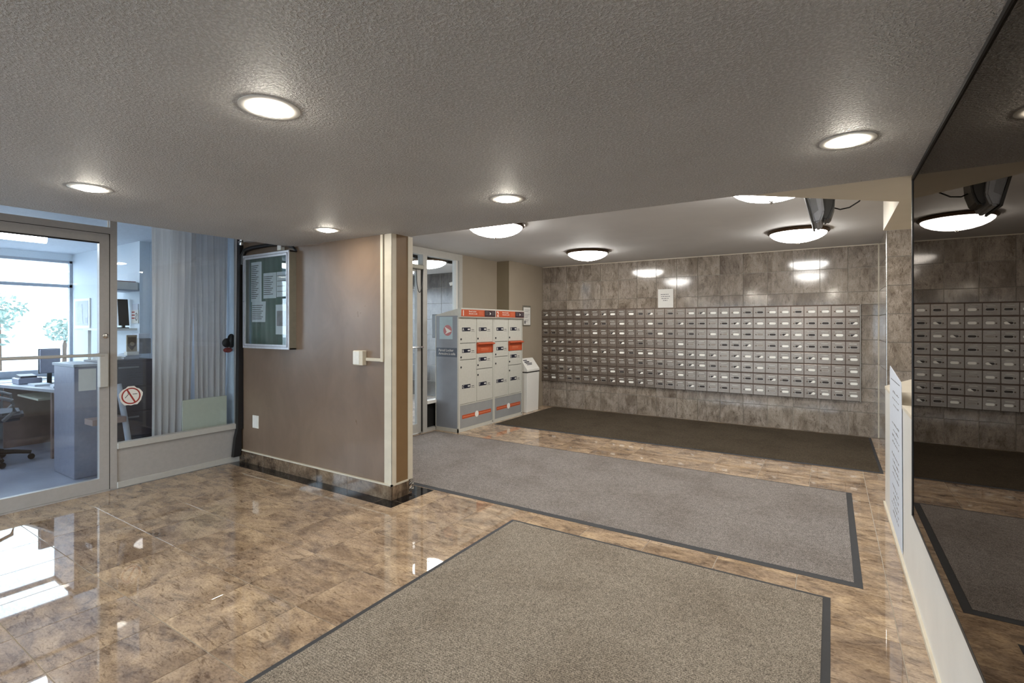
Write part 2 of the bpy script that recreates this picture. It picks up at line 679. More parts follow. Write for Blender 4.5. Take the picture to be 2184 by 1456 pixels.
# ---- right side: short tiled return, pier, recess
wr = struct('wall_right', MB().prism([(0.512, 6.712), (1.2, 6.712), (1.2, 7.71), (0.512, 7.71)], 'z', 0, ZU), 'wall_grout', label='tiled pier between recess and mailbox wall')
zr_all = [(0.004, 0.305), (0.305, 0.61), (0.61, 0.915), (0.915, 1.22), (1.22, 1.525), (1.525, 1.83), (1.83, 2.135), (2.135, 2.418)]
for z0, z1 in zr_all:
    xtile(6.712, 7.02, z0, z1, 0.511, wr)
    xtile(7.02, 7.34, z0, z1, 0.511, wr)
    xtile(7.34, 7.70, z0, z1, 0.511, wr)
    ytile(0.505, 0.80, z0, z1, 6.711, wr)
    ytile(0.80, 1.10, z0, z1, 6.711, wr)
part('corner_trim', MB().lathe([(0.009, 0), (0.009, 2.41)], (0.506, 6.706, 0.004), 12), 'chrome', wr, smooth=True)
part('corner_trim', MB().lathe([(0.006, 0), (0.006, 2.41)], (0.498, 7.694, 0.004), 12), 'cream_trim', wr, smooth=True)
struct('wall_right', MB().box(0.95, 1.2, 3.2, 6.70, 0, ZU), 'beige_paint', label='side of the recess beyond the mirror')
# half-height white wall with ledge, long panel under mirror
hw = struct('wall_right', MB().prism([(0.36, 3.2), (0.36, 4.90), (0.77, 6.15), (0.94, 6.15), (0.94, 3.2)], 'z', 0, 0.905), 'white_paint', label='white half wall with cream ledge beyond the mirror')
part('ledge', MB().prism([(0.357, 3.2), (0.357, 4.905), (0.775, 6.16), (0.945, 6.16), (0.945, 3.2)], 'z', 0.905, 0.925), 'cream_paint', hw)
struct('wall_right', MB().box(0.36, 1.2, -2.7, 3.2, 0, ZL), 'white_paint', label='wall carrying the tinted mirror, white below it')
struct('baseboard_right', MB().box(0.347, 0.36, -2.6, 4.90, 0, 0.022), 'cream_trim')
# tinted mirror
mir = thing('wall_mirror', 'tall dark-tinted mirror covering the right wall above the white panel', 'mirror', (0.345, 1.6, 0.45))
part('glass_sheet', MB().box(0.345, 0.358, -1.0, 3.185, 0.455, 2.128), 'tinted_mirror', mir, )
part('edge_strip', MB().box(0.341, 0.359, 3.185, 3.199, 0.45, 2.138), 'black_plastic', mir)
part('edge_strip', MB().box(0.339, 0.359, -1.0, 3.185, 2.124, 2.1395), 'black_plastic', mir)
part('edge_strip', MB().box(0.343, 0.359, -1.0, 3.185, 0.447, 0.455), 'black_plastic', mir)

# ---- brown wall with end cap
bw = struct('wall_left', MB().box(-5.17, -2.97, 2.87, 3.095, 0, ZL), 'brown_paint', label='brown painted stub wall with notice board')
part('upper_wall', MB().box(-5.17, -4.302, 2.87, 3.095, ZL, ZU), 'brown_paint', bw)
part('end_panel', MB().box(-2.97, -2.968, 2.912, 3.046, 0.125, ZL), 'end_brown', bw)
part('corner_trim', MB().box(-3.05, -2.965, 2.864, 2.87, 0.125, ZL - 0.001).box(-2.97, -2.964, 2.864, 2.912, 0.125, ZL - 0.001), 'cream_trim', bw)
part('corner_trim', MB().box(-2.97, -2.964, 3.046, 3.10, 0.118, ZL - 0.001), 'cream_trim', bw)
bb = struct('baseboard_left', MB().box(-5.16, -2.957, 2.853, 2.8698, 0.113, 0.125).box(-2.97, -2.957, 2.853, 3.045, 0.113, 0.125), 'cream_trim')
for x in (-5.16, -4.742, -4.324, -3.906, -3.488):
    x1 = x + 0.418 if x < -3.6 else -2.958
    tile('skirting_tile', ((x + x1) / 2, 2.861, 0.0565), (x1 - x) / 2 - 0.001, 0.008, 0.0555, 'skirt_stone', bb)
tile('skirting_tile', (-2.9635, 2.955, 0.0565), 0.0065, 0.088, 0.0555, 'skirt_stone', bb)
# crumpled tape at the foot of the end panel
mb = MB()
random.seed(3)
for k in range(7):
    z = 0.02 + 0.014 * k
    mb.add([(-2.956 + random.uniform(0, .004), 3.047, z), (-2.952 + random.uniform(-.003, .006), 3.07, z + 0.004), (-2.956 + random.uniform(0, .006), 3.10, z),
            (-2.954 + random.uniform(0, .005), 3.047, z + 0.013), (-2.950 + random.uniform(-.004, .004), 3.075, z + 0.016), (-2.955, 3.10, z + 0.013)],
           [(0, 1, 4, 3), (1, 2, 5, 4)])
part('tape', mb, 'chrome', bb)

# ---- rear of lobby (behind the camera): unseen glazing added to let daylight in
RY = -1.9
rear = struct('wall_front', MB().box(0.20, 1.2, RY - 0.1, RY, 0, ZU).box(-5.3, 0.20, RY - 0.1, RY, 1.95, ZU).box(-5.3, 0.20, RY - 0.1, RY, 0, 0.08), 'beige_paint', label='added glazed wall behind the viewer, lets daylight in')
for x in (-5.16, -4.28, -3.40, -2.52, -1.64, -0.76, 0.14):
    part('mullion', MB().box(x, x + 0.06, RY - 0.08, RY - 0.02, 0.08, 1.95), 'alu', rear)
part('mid_rail', MB().box(-5.16, 0.20, RY - 0.075, RY - 0.025, 0.98, 1.04), 'alu', rear)
part('glass_pane', MB().box(-5.16, 0.20, RY - 0.053, RY - 0.047, 0.08, 1.95), 'pane', rear)

# ---- glazed partition to the office (plane x = -5.17)
GX = -5.17


def frame_box(mb, y0, y1, z0, z1, d=0.045, x=GX):
    return mb.box(x - d, x, y0, y1, z0, z1)


struct('wall_left', MB().box(-5.26, -5.17, -2.6, 0.45, 0, ZU), 'brown_paint', label='wall beside the office door')
dr = struct('door_1', frame_box(frame_box(MB(), 0.745, 1.749, 0.012, 0.115), 0.745, 1.749, 2.10, 2.173), 'alu', (GX, 1.25, 0), label='glazed aluminium office door')
part('stile', frame_box(MB(), 1.681, 1.749, 0.115, 2.10), 'alu', dr)
part('stile', frame_box(MB(), 0.745, 0.813, 0.115, 2.10), 'alu', dr)
part('glass_pane', MB().box(GX - 0.026, GX - 0.020, 0.81, 1.684, 0.11, 2.105), 'pane', dr)
part('glazing_bead', MB().box(GX - 0.012, GX + 0.001, 0.813, 1.681, 2.088, 2.10), 'dark_gap', dr)
part('push_bar', MB().tube([(GX + 0.045, 0.80, 1.155), (GX + 0.045, 1.70, 1.155)], 0.013, 10).box(GX - 0.002, GX + 0.045, 1.66, 1.70, 1.14, 1.17), 'alu_pale', dr, smooth=True)
part('pull_plate', MB().box(GX, GX + 0.05, 1.668, 1.728, 0.885, 1.165), 'alu_pale', dr, bevel=0.004)
part('lock_cylinder', MB().lathe([(0.021, 0), (0.021, 0.008), (0.014, 0.012)], (GX, 1.722, 1.312), 18, 'x'), 'chrome', dr, smooth=True)
part('threshold', MB().box(GX - 0.05, GX + 0.012, 0.74, 1.752, 0, 0.011), 'alu', dr)
w1 = struct('window_1', frame_box(frame_box(frame_box(frame_box(MB(), 1.755, 1.805, 0, ZU, 0.06), 2.83, 2.868, 0, ZU, 0.05), 0.45, 1.755, 2.178, 2.232, 0.06), 0.45, 0.74, 0, 2.178, 0.05), 'alu', (GX, 2.0, 0),
            label='glazed partition beside the office door')
part('dark_reveal', MB().box(GX - 0.03, GX - 0.002, 1.749, 1.756, 0, 2.18).box(GX - 0.03, GX - 0.002, 0.74, 1.75, 2.172, 2.179), 'dark_gap', w1)
part('head_rail', MB().box(GX - 0.05, GX, 0.45, 2.83, 2.40, 2.419), 'alu', w1)
part('transom_pane', MB().box(GX - 0.028, GX - 0.022, 0.45, 1.755, 2.232, 2.40), 'pane', w1)
part('glass_pane', MB().box(GX - 0.028, GX - 0.022, 1.80, 2.835, 0.40, 2.40), 'pane', w1)
part('sill', MB().box(GX - 0.05, GX + 0.018, 1.805, 2.83, 0.340, 0.392), 'alu_pale', w1, bevel=0.003)
part('kick_panel', MB().box(GX - 0.04, GX - 0.012, 1.805, 2.83, 0.055, 0.34), 'alu', w1)
part('base_rail', MB().box(GX - 0.04, GX + 0.006, 1.805, 2.868, 0.0, 0.056), 'alu_pale', w1, bevel=0.004)
part('bright_bead', MB().box(GX - 0.01, GX + 0.001, 1.738, 1.745, 2.234, 2.40).box(GX - 0.01, GX + 0.002, 2.835, 2.843, 0.4, 2.40), 'print_white', w1)

# ---- left back wall: storefront, beige wall, jog
BX = -4.5
struct('wall_left', MB().box(BX - 0.1, BX, 3.095, 3.9, 0, ZU), 'beige_paint', label='wall hidden behind the stub wall')
struct('wall_left', MB().box(BX - 0.1, BX, 5.715, 6.62, 0, ZU).prism([(BX - 0.1, 6.62), (-4.27, 6.62), (-4.27, 7.712), (BX - 0.1, 7.712)], 'z', 0, ZU), 'beige_paint',
       label='beige wall behind the parcel lockers')
part('darker_strip', MB().box(BX, -4.2705, 6.612, 6.62, 0, 2.41), 'beige_dark', bpy.data.objects['wall_left.003'] if 'wall_left.003' in bpy.data.objects else bw)
w2 = struct('window_2', MB().box(BX - 0.08, BX + 0.012, 3.9, 5.715, 2.325, 2.418).box(BX - 0.08, BX + 0.012, 5.64, 5.715, 0, 2.325).box(BX - 0.08, BX + 0.012, 4.885, 4.965, 0, 2.325)
            .box(BX - 0.08, BX + 0.012, 3.9, 3.95, 0, 2.325), 'alu_pale', (BX, 5, 0), label='aluminium storefront beside the vestibule door')
part('glass_pane', MB().box(BX - 0.045, BX - 0.039, 4.965, 5.64, 0.40, 2.325), 'pane', w2)
part('glass_pane', MB().box(BX - 0.045, BX - 0.039, 3.95, 4.885, 2.20, 2.325), 'pane', w2)
part('sill', MB().box(BX - 0.07, BX + 0.02, 4.965, 5.64, 0.365, 0.405), 'print_white', w2)
part('kick_panel', MB().box(BX - 0.07, BX - 0.05, 4.965, 5.64, 0.04, 0.365), 'dark_gap', w2)
part('base_rail', MB().box(BX - 0.07, BX + 0.01, 4.965, 5.64, 0, 0.04), 'alu_pale', w2)
part('inner_jamb', MB().box(BX - 0.07, BX + 0.002, 5.585, 5.60, 0.40, 2.325).box(BX - 0.072, BX + 0.004, 5.60, 5.612, 0.4, 2.325), 'white_paint', w2)
d2 = struct('door_2', MB().box(BX - 0.055, BX - 0.01, 3.955, 4.88, 2.10, 2.19).box(BX - 0.055, BX - 0.01, 3.955, 4.88, 0.015, 0.13).box(BX - 0.055, BX - 0.01, 4.80, 4.88, 0.13, 2.10)
            .box(BX - 0.055, BX - 0.01, 3.955, 4.03, 0.13, 2.10), 'alu_pale', (BX, 4.4, 0), label='glazed vestibule door')
part('glass_pane', MB().box(BX - 0.035, BX - 0.029, 4.03, 4.80, 0.13, 2.10), 'pane', d2)
part('push_bar', MB().tube([(BX + 0.035, 4.0, 1.12), (BX + 0.035, 4.86, 1.12)], 0.012, 8), 'chrome', d2, smooth=True)
part('weather_strip', MB().box(BX - 0.02, BX + 0.002, 4.872, 4.888, 0.02, 2.19), 'dark_gap', d2)
part('door_closer', MB().box(BX - 0.01, BX + 0.06, 4.45, 4.86, 2.125, 2.18), 'frame_side', d2, bevel=0.006)
ch = MB()
pts = [(BX + 0.045, 4.72 + 0.13 * k / 12, 2.125 - 0.30 * (1 - ((k - 6) / 6.0) ** 2) ** 0.6) for k in range(13)]
ch.tube(pts, 0.005, 6)
part('hanging_chain', ch, 'black_plastic', d2)

# ---- vestibule behind the storefront
struct('floor', MB().box(-8.2, -4.6, 3.1, 7.7, -0.12, -0.002), 'floor_stone')
struct('ceiling', MB().box(-8.2, -4.6, 3.1, 7.72, ZU, ZU + 0.1), 'ceiling_paint')
vw = struct('wall_front', MB().box(-8.2, -4.6, 7.5, 7.7, 0, ZU), 'wall_grout', label='tiled vestibule wall beyond the storefront')
for i in range(6):
    for z0, z1 in zr_all:
        ytile(-8.2 + 0.6 * i, -7.6 + 0.6 * i, z0, z1, 7.499, vw, 'vestibule_stone')
ow = struct('wall_front', MB().box(-8.3, -8.2, 3.1, 7.7, 0, 0.3).box(-8.3, -8.2, 3.1, 7.7, 2.2, ZU).box(-8.3, -8.2, 3.1, 3.5, 0.3, 2.2), 'beige_paint', label='outer wall of the vestibule')
tag(single('entry_panel', MB().box(-6.62, -6.28, 7.46, 7.49, 1.16, 1.62), 'black_plastic', 'dark entry phone panel on the vestibule wall behind the storefront glass', 'intercom', (-6.45, 7.475, 1.16), bevel=0.006))
vc = thing('security_camera', 'small pale camera high on the vestibule wall behind the storefront glass', 'camera', (-6.0, 7.4, 2.2))
part('camera_body', MB().tube([(-5.93, 7.36, 2.21), (-6.02, 7.28, 2.17)], 0.035, 12), 'print_white', vc, smooth=True)
part('bracket', MB().tube([(-5.93, 7.36, 2.21), (-5.9, 7.49, 2.26)], 0.012, 8), 'print_white', vc)
part('cable', MB().tube([(-5.93, 7.47, 2.2), (-5.98, 7.48, 1.9), (-5.96, 7.48, 1.6), (-5.90, 7.48, 1.45)], 0.008, 6), 'grey_plastic', vc)

# ---- office shell
OZ = 2.35
of = struct('floor', MB().box(-8.7, -5.265, 0.0, 2.5, -0.1, -0.001).box(-6.55, -5.265, 2.5, 2.9, -0.1, -0.001).box(-8.7, -5.265, -2.6, 0, -0.1, -0.001), 'office_floor', label='grey office floor')
part('floor_strip', MB().box(-5.265, -5.165, -2.6, 2.87, -0.05, -0.0015), 'office_floor', of)
struct('ceiling', MB().box(-8.7, -5.17, -2.6, 2.9, OZ, OZ + 0.06).box(-5.26, -5.22, 0.4, 2.87, 2.38, 2.42), 'office_ceiling', label='office ceiling')
struct('wall_back', MB().box(-8.7, -6.56, 2.5, 2.6, 0, OZ).box(-6.6, -6.555, 2.6, 2.9, 0, OZ).box(-6.555, -5.172, 2.88, 2.93, 0, OZ), 'office_wall', label='pale office side wall')
struct('wall_left', MB().box(-8.75, -8.6, -2.6, 2.5, 0, 0.75).box(-8.75, -8.6, -2.6, 2.5, 2.26, OZ).box(-8.75, -8.6, -2.6, -2.2, 0.75, 2.26), 'office_wall', label='office window wall')
struct('wall_front', MB().box(-8.7, -5.27, -2.7, -2.6, 0, OZ), 'office_wall', label='office rear wall')
w3 = struct('window_3', MB().box(-8.66, -8.59, -2.2, 2.5, 1.905, 1.945).box(-8.66, -8.59, -2.2, 2.5, 0.75, 0.83).box(-8.66, -8.59, 2.47, 2.499, 0.83, 2.26).box(-8.66, -8.59, -2.2, 2.5, 2.23, 2.262)
            .box(-8.66, -8.59, 0.72, 0.78, 0.83, 2.23), 'desk_grey', (-8.62, 0, 0.7), label='wide office window')
part('glass_pane', MB().box(-8.63, -8.625, -2.2, 2.48, 0.83, 2.24), 'pane', w3)

# ================================================================== OUTSIDE
struct('ground', MB().box(-60, -8.76, -40, 40, -0.35, -0.15).box(-8.7, 20, -40, -2.75, -0.35, -0.15), 'asphalt', label='pale paving outside the windows')


def shrub(x, y, h, r, label, seed, group='trees outside the office window'):
    random.seed(seed)
    t = thing('tree', label, 'tree', (x, y, -0.15), group)
    part('trunk', MB().tube([(x, y, -0.15), (x + 0.05, y, h * 0.45), (x, y + 0.05, h * 0.75)], [0.09, 0.06, 0.03], 7), 'bark', t)
    mb = MB()
    for k in range(240 if x < -10 else 420):
        a, b = random.uniform(0, 2 * PI), random.uniform(-1, 1)
        rr = r * random.random() ** 0.4
        c = Vector((x + rr * math.cos(a) * math.sqrt(1 - b * b), y + rr * math.sin(a) * math.sqrt(1 - b * b), h * 0.75 + rr * b * 0.8))
        u = Vector((random.uniform(-1, 1), random.uniform(-1, 1), random.uniform(-1, 1))).normalized() * 0.09
        w = u.orthogonal().normalized() * 0.05
        mb.add([c - u, c - w, c + u, c + w], [(0, 1, 2, 3)])
    f = part('foliage', mb, 'leaf', t)
    f['kind'] = 'stuff'
    return t


shrub(-17, 3.1, 1.8, 0.75, 'pale green tree outside the office window, nearest the left edge of the photo', 1)
shrub(-21, 5.9, 1.7, 0.5, 'small round tree outside the office window, near the side wall', 2)
shrub(-24, 5.0, 2.6, 0.8, 'taller thin tree further off outside the office window', 4)
for i, (x, y, h, r) in enumerate([(-5.2, -8, 2.6, 1.0), (-1.4, -8.6, 3.0, 1.1), (-9.6, -9.5, 2.8, 1.2)]):
    shrub(x, y, h, r, 'leafy tree outside the added glazing behind the viewer, ' + ('middle one', 'on the mirror side', 'on the office side')[i], 10 + i, 'trees outside the added glazing')


# ================================================================== LAMPS
def downlight(x, y, label):
    t = thing('ceiling_downlight', label, 'downlight', (x, y, ZL), 'recessed round downlights')
    part('trim_ring', MB().lathe([(0.066, 0.0), (0.066, 0.003), (0.085, 0.004), (0.097, 0.002), (0.097, 0.0)], (x, y, ZL), 36, 'z', -1, False), 'white_paint', t, smooth=True)
    part('lens', MB().lathe([(0.066, 0.0), (0.066, 0.003), (0.058, 0.008), (0.038, 0.013), (0.001, 0.015)], (x, y, ZL), 28, 'z', -1), 'lens_glow', t, smooth=True)
    return t


downlight(-1.611, 0.994, 'recessed downlight nearest the viewer, largest on the stippled ceiling')
downlight(-3.366, 1.054, 'recessed downlight in front of the glazed office door')
downlight(-3.29, 2.50, 'recessed downlight close to the brown wall and notice board')
downlight(-1.598, 2.453, 'small recessed downlight at the middle of the ceiling edge')
downlight(0.056, 2.414, 'recessed downlight next to the tinted mirror')
downlight(0.03, 0.94, 'recessed downlight overhead, just above the top of the photo')
downlight(-1.60, -0.5, 'recessed downlight behind the viewer in line with the largest one')
downlight(-3.36, -0.45, 'recessed downlight behind the viewer on the office side')


def dome(x, y, label, z=ZU):
    t = thing('ceiling_bowl_light', label, 'ceiling light', (x, y, z), 'frosted bowl ceiling lights')
    part('rim', MB().lathe([(0.19, 0.0), (0.285, 0.0), (0.297, 0.012), (0.292, 0.026), (0.278, 0.036), (0.268, 0.036)], (x, y, z), 48, 'z', -1, False), 'bronze', t, smooth=True)
    part('glass_bowl', MB().lathe([(0.269, 0.034), (0.262, 0.050), (0.235, 0.073), (0.19, 0.096), (0.13, 0.114), (0.07, 0.125), (0.001, 0.128)], (x, y, z), 40, 'z', -1), 'bowl_glow', t, smooth=True)
    part('finial', MB().lathe([(0.018, 0.126), (0.019, 0.131), (0.008, 0.135), (0.012, 0.142), (0.008, 0.150), (0.001, 0.152)], (x, y, z), 14, 'z', -1), 'chrome', t, smooth=True)
    return t


dome(-2.82, 6.36, 'frosted bowl light in bronze rim nearest the left end of the mailbox wall')
dome(-0.30, 6.18, 'frosted bowl light in bronze rim just below the hanging monitor')
dome(-2.85, 4.17, 'frosted bowl light partly hidden by the ceiling edge above the parcel lockers')
dome(-0.36, 4.02, 'frosted bowl light mostly hidden behind the stippled ceiling edge')
dome(-5.3, 5.90, 'frosted bowl light in the vestibule seen through the storefront glass')
tb = thing('fluorescent_light', 'bright fluorescent tube fixture on the office ceiling', 'ceiling light', (-6.9, 1.2, OZ))
part('housing', MB().box(-6.98, -6.80, 0.5, 1.80, OZ - 0.03, OZ), 'white_paint', tb, bevel=0.004)
part('diffuser', MB().tube([(-6.89, 0.52, OZ - 0.055), (-6.89, 1.79, OZ - 0.055)], 0.042, 14), 'tube_glow', tb, smooth=True)

# ================================================================== MATS
def mat(name_mat, x0, x1, y0, y1, label, bw_=0.04):
    t = thing('floor_mat', label, 'mat', (x0, y0, 0), None)
    h = 0.007
    part('pile', MB().box(x0 + bw_, x1 - bw_, y0 + bw_, y1 - bw_, 0.0, h + 0.002), name_mat, t)
    mb = MB()
    o = [(x0, y0), (x1, y0), (x1, y1), (x0, y1)]
    i = [(x0 + bw_, y0 + bw_), (x1 - bw_, y0 + bw_), (x1 - bw_, y1 - bw_), (x0 + bw_, y1 - bw_)]
    vs = [(p[0], p[1], 0.0) for p in o] + [(p[0], p[1], 0.0015) for p in o] + [(p[0], p[1], h) for p in i] + [(p[0], p[1], 0.0) for p in i]
    fs = []
    for k in range(4):
        k2 = (k + 1) % 4
        fs += [(k, k2, 4 + k2, 4 + k), (4 + k, 4 + k2, 8 + k2, 8 + k), (8 + k, 8 + k2, 12 + k2, 12 + k), (12 + k, 12 + k2, k2, k)]
    mb.add(vs, fs)
    part('rubber_border', mb, 'rubber', t)
    return t


mat('mat_grey', -1.94, -0.002, 0.15, 3.05, 'grey-brown ribbed floor mat nearest the viewer', 0.034)
mat('mat_mid', -4.44, 0.145, 3.245, 5.055, 'long grey floor mat with black rubber edge across the middle of the lobby')
mat('mat_brown', -4.04, 0.42, 5.86, 7.66, 'dark brown floor mat below the mailboxes', 0.028)

# ================================================================== MAILBOXES
NX, NZ = 30, 8
X0, X1, Z0, Z1 = -4.272, 0.309, 0.441, 1.667
PW, PH = (X1 - X0) / NX, (Z1 - Z0) / NZ
FY = 7.668
bank = thing('mailbox_bank', 'wall of small grey metal mailboxes in eight rows set into the tiled wall', 'mailboxes', (X0, 7.70, Z0))
part('carcass', MB().box(X0, X1, 7.678, 7.711, Z0, Z1), 'mail_frame', bank)
part('side_edge', MB().box(X0 - 0.008, X0, 7.664, 7.711, Z0 - 0.004, Z1 + 0.004), 'alu_pale', bank)
part('side_edge', MB().box(X1, X1 + 0.006, 7.664, 7.711, Z0 - 0.004, Z1 + 0.004), 'alu_pale', bank)

w, h = PW / 2 - 0.0032, PH / 2 - 0.0040
db = MB()
# sloping lip on top, flat face, hooded slot
db.prism([(0.014, -h), (0.0, -h), (0.0, h - 0.010), (0.0095, h - 0.0015), (0.014, h)], 'x', -w, w)
door_me = db.mesh('mailbox_door', 'mail_metal', bevel=0.0012)
hood_me = MB().prism([(0.0, 0.040), (-0.007, 0.032), (-0.007, 0.028), (0.0, 0.028)], 'x', -0.036, 0.042).mesh('slot_hood', 'alu_pale')


def stadium(hw_, r, n=7, cx=0.012, cz=-0.008):
    pts = []
    for k in range(n):
        a = -PI / 2 + PI * k / (n - 1)
        pts.append((cx + hw_ + r * math.cos(a), cz + r * math.sin(a)))
    for k in range(n):
        a = PI / 2 + PI * k / (n - 1)
        pts.append((cx - hw_ + r * math.cos(a), cz + r * math.sin(a)))
    return pts


def ring_mesh():
    o, i = stadium(0.025, 0.0175), stadium(0.0245, 0.0142)
    n = len(o)
    vs = [(p[0], 0.0, p[1]) for p in o] + [(p[0], -0.004, p[1]) for p in o] + [(p[0], -0.004, p[1]) for p in i] + [(p[0], 0.0, p[1]) for p in i]
    fs = []
    for k in range(n):
        k2 = (k + 1) % n
        fs += [(k, k2, n + k2, n + k), (n + k, n + k2, 2 * n + k2, 2 * n + k), (2 * n + k, 2 * n + k2, 3 * n + k2, 3 * n + k)]
    return MB().add(vs, fs).mesh('name_holder', 'alu_pale')


ring_me = ring_mesh()
lock_me = MB().lathe([(0.0075, 0), (0.0075, 0.004), (0.004, 0.005)], (-0.040, 0.0, -0.010), 10, 'y', -1).mesh('lock', 'bronze')


def card_mesh(mat_):
    p = stadium(0.0245, 0.0146)
    return MB().prism(p, 'y', -0.0008, -0.0024).mesh('name_card', mat_)


card_full, card_dark, card_grey = card_mesh('mail_card'), card_mesh('mail_empty'), card_mesh('mail_card_grey')
half_me = MB().prism([(-0.004, -0.0220), (0.038, -0.0220), (0.0500, -0.013), (0.0500, -0.003), (0.040, 0.0055), (0.026, 0.0055)], 'y', -0.0024, -0.0032).mesh('torn_card', 'mail_card')
random.seed(21)
for i in range(NX):
    for j in range(NZ):
        x = X0 + (i + 0.5) * PW
        z = Z0 + (j + 0.5) * PH
        d = link('mailbox_door', door_me, tuple(Vector((x, FY - 0.002 * random.random(), z)) - WL[bank]), bank)
        link('slot_hood', hood_me, (0, 0, 0), d)
        link('name_holder', ring_me, (0, 0, 0), d)
        link('lock', lock_me, (0, 0, 0), d)
        right = i / NX
        top = j / NZ
        q = random.random()
        pw = 0.10 + 0.58 * right * (0.30 + 0.80 * top)
        if q < pw:
            link('name_card', card_full, (0, 0, 0), d)
        elif q < pw + 0.16:
            link('name_card', card_dark, (0, 0, 0), d)
            link('torn_card', half_me, (0, 0, 0), d)
        elif q < pw + 0.38:
            link('name_card', card_dark, (0, 0, 0), d)
        else:
            link('name_card', card_grey, (0, 0, 0), d)


# ================================================================== PAPER NOTICES
def bars(mb, x0, x1, z, y, n, h_=0.007, gap=0.004, seed=0):
    """row of short word-like marks facing -y"""
    random.seed(seed)
    x = x0
    while x < x1 - 0.01:
        L = min(random.uniform(0.012, 0.035), x1 - x)
        mb.box(x, x + L, y - 0.0004, y, z, z + h_)
        x += L + gap
    return mb


n1 = thing('paper_notice', 'white paper notice taped to the stone tiles above the mailboxes', 'notice', (-2.125, 7.698, 1.67))
part('sheet', MB().box(-2.242, -2.012, 7.695, 7.698, 1.672, 1.955), 'paper', n1)
mb = MB()
for k, (a, b) in enumerate([(-2.20, -2.07), (-2.195, -2.06), (-2.19, -2.08), (-2.165, -2.10)]):
    bars(mb, a, b, 1.87 - k * 0.031, 7.695, 3, 0.011, 0.006, k)
part('print', mb, 'grey_ink', n1)

n2 = thing('framed_notice', 'small framed notice on the beige wall beside the parcel lockers', 'notice', (-4.262, 7.14, 1.4))
part('frame', MB().box(-4.27, -4.257, 7.02, 7.27, 1.395, 1.73), 'frame_side', n2, bevel=0.002)
part('sheet', MB().box(-4.257, -4.254, 7.035, 7.25, 1.41, 1.70), 'paper', n2)
mb = MB()
for k in range(9):
    if k not in (2, 6):
        mb.box(-4.254, -4.2535, 7.06, 7.22 - 0.03 * (k % 3), 1.655 - k * 0.024, 1.661 - k * 0.024)
mb.box(-4.254, -4.2535, 7.05, 7.10, 1.43, 1.48)
part('print', mb, 'grey_ink', n2)


# ================================================================== PARCEL LOCKERS
LXF, LXB = -4.10, -4.494


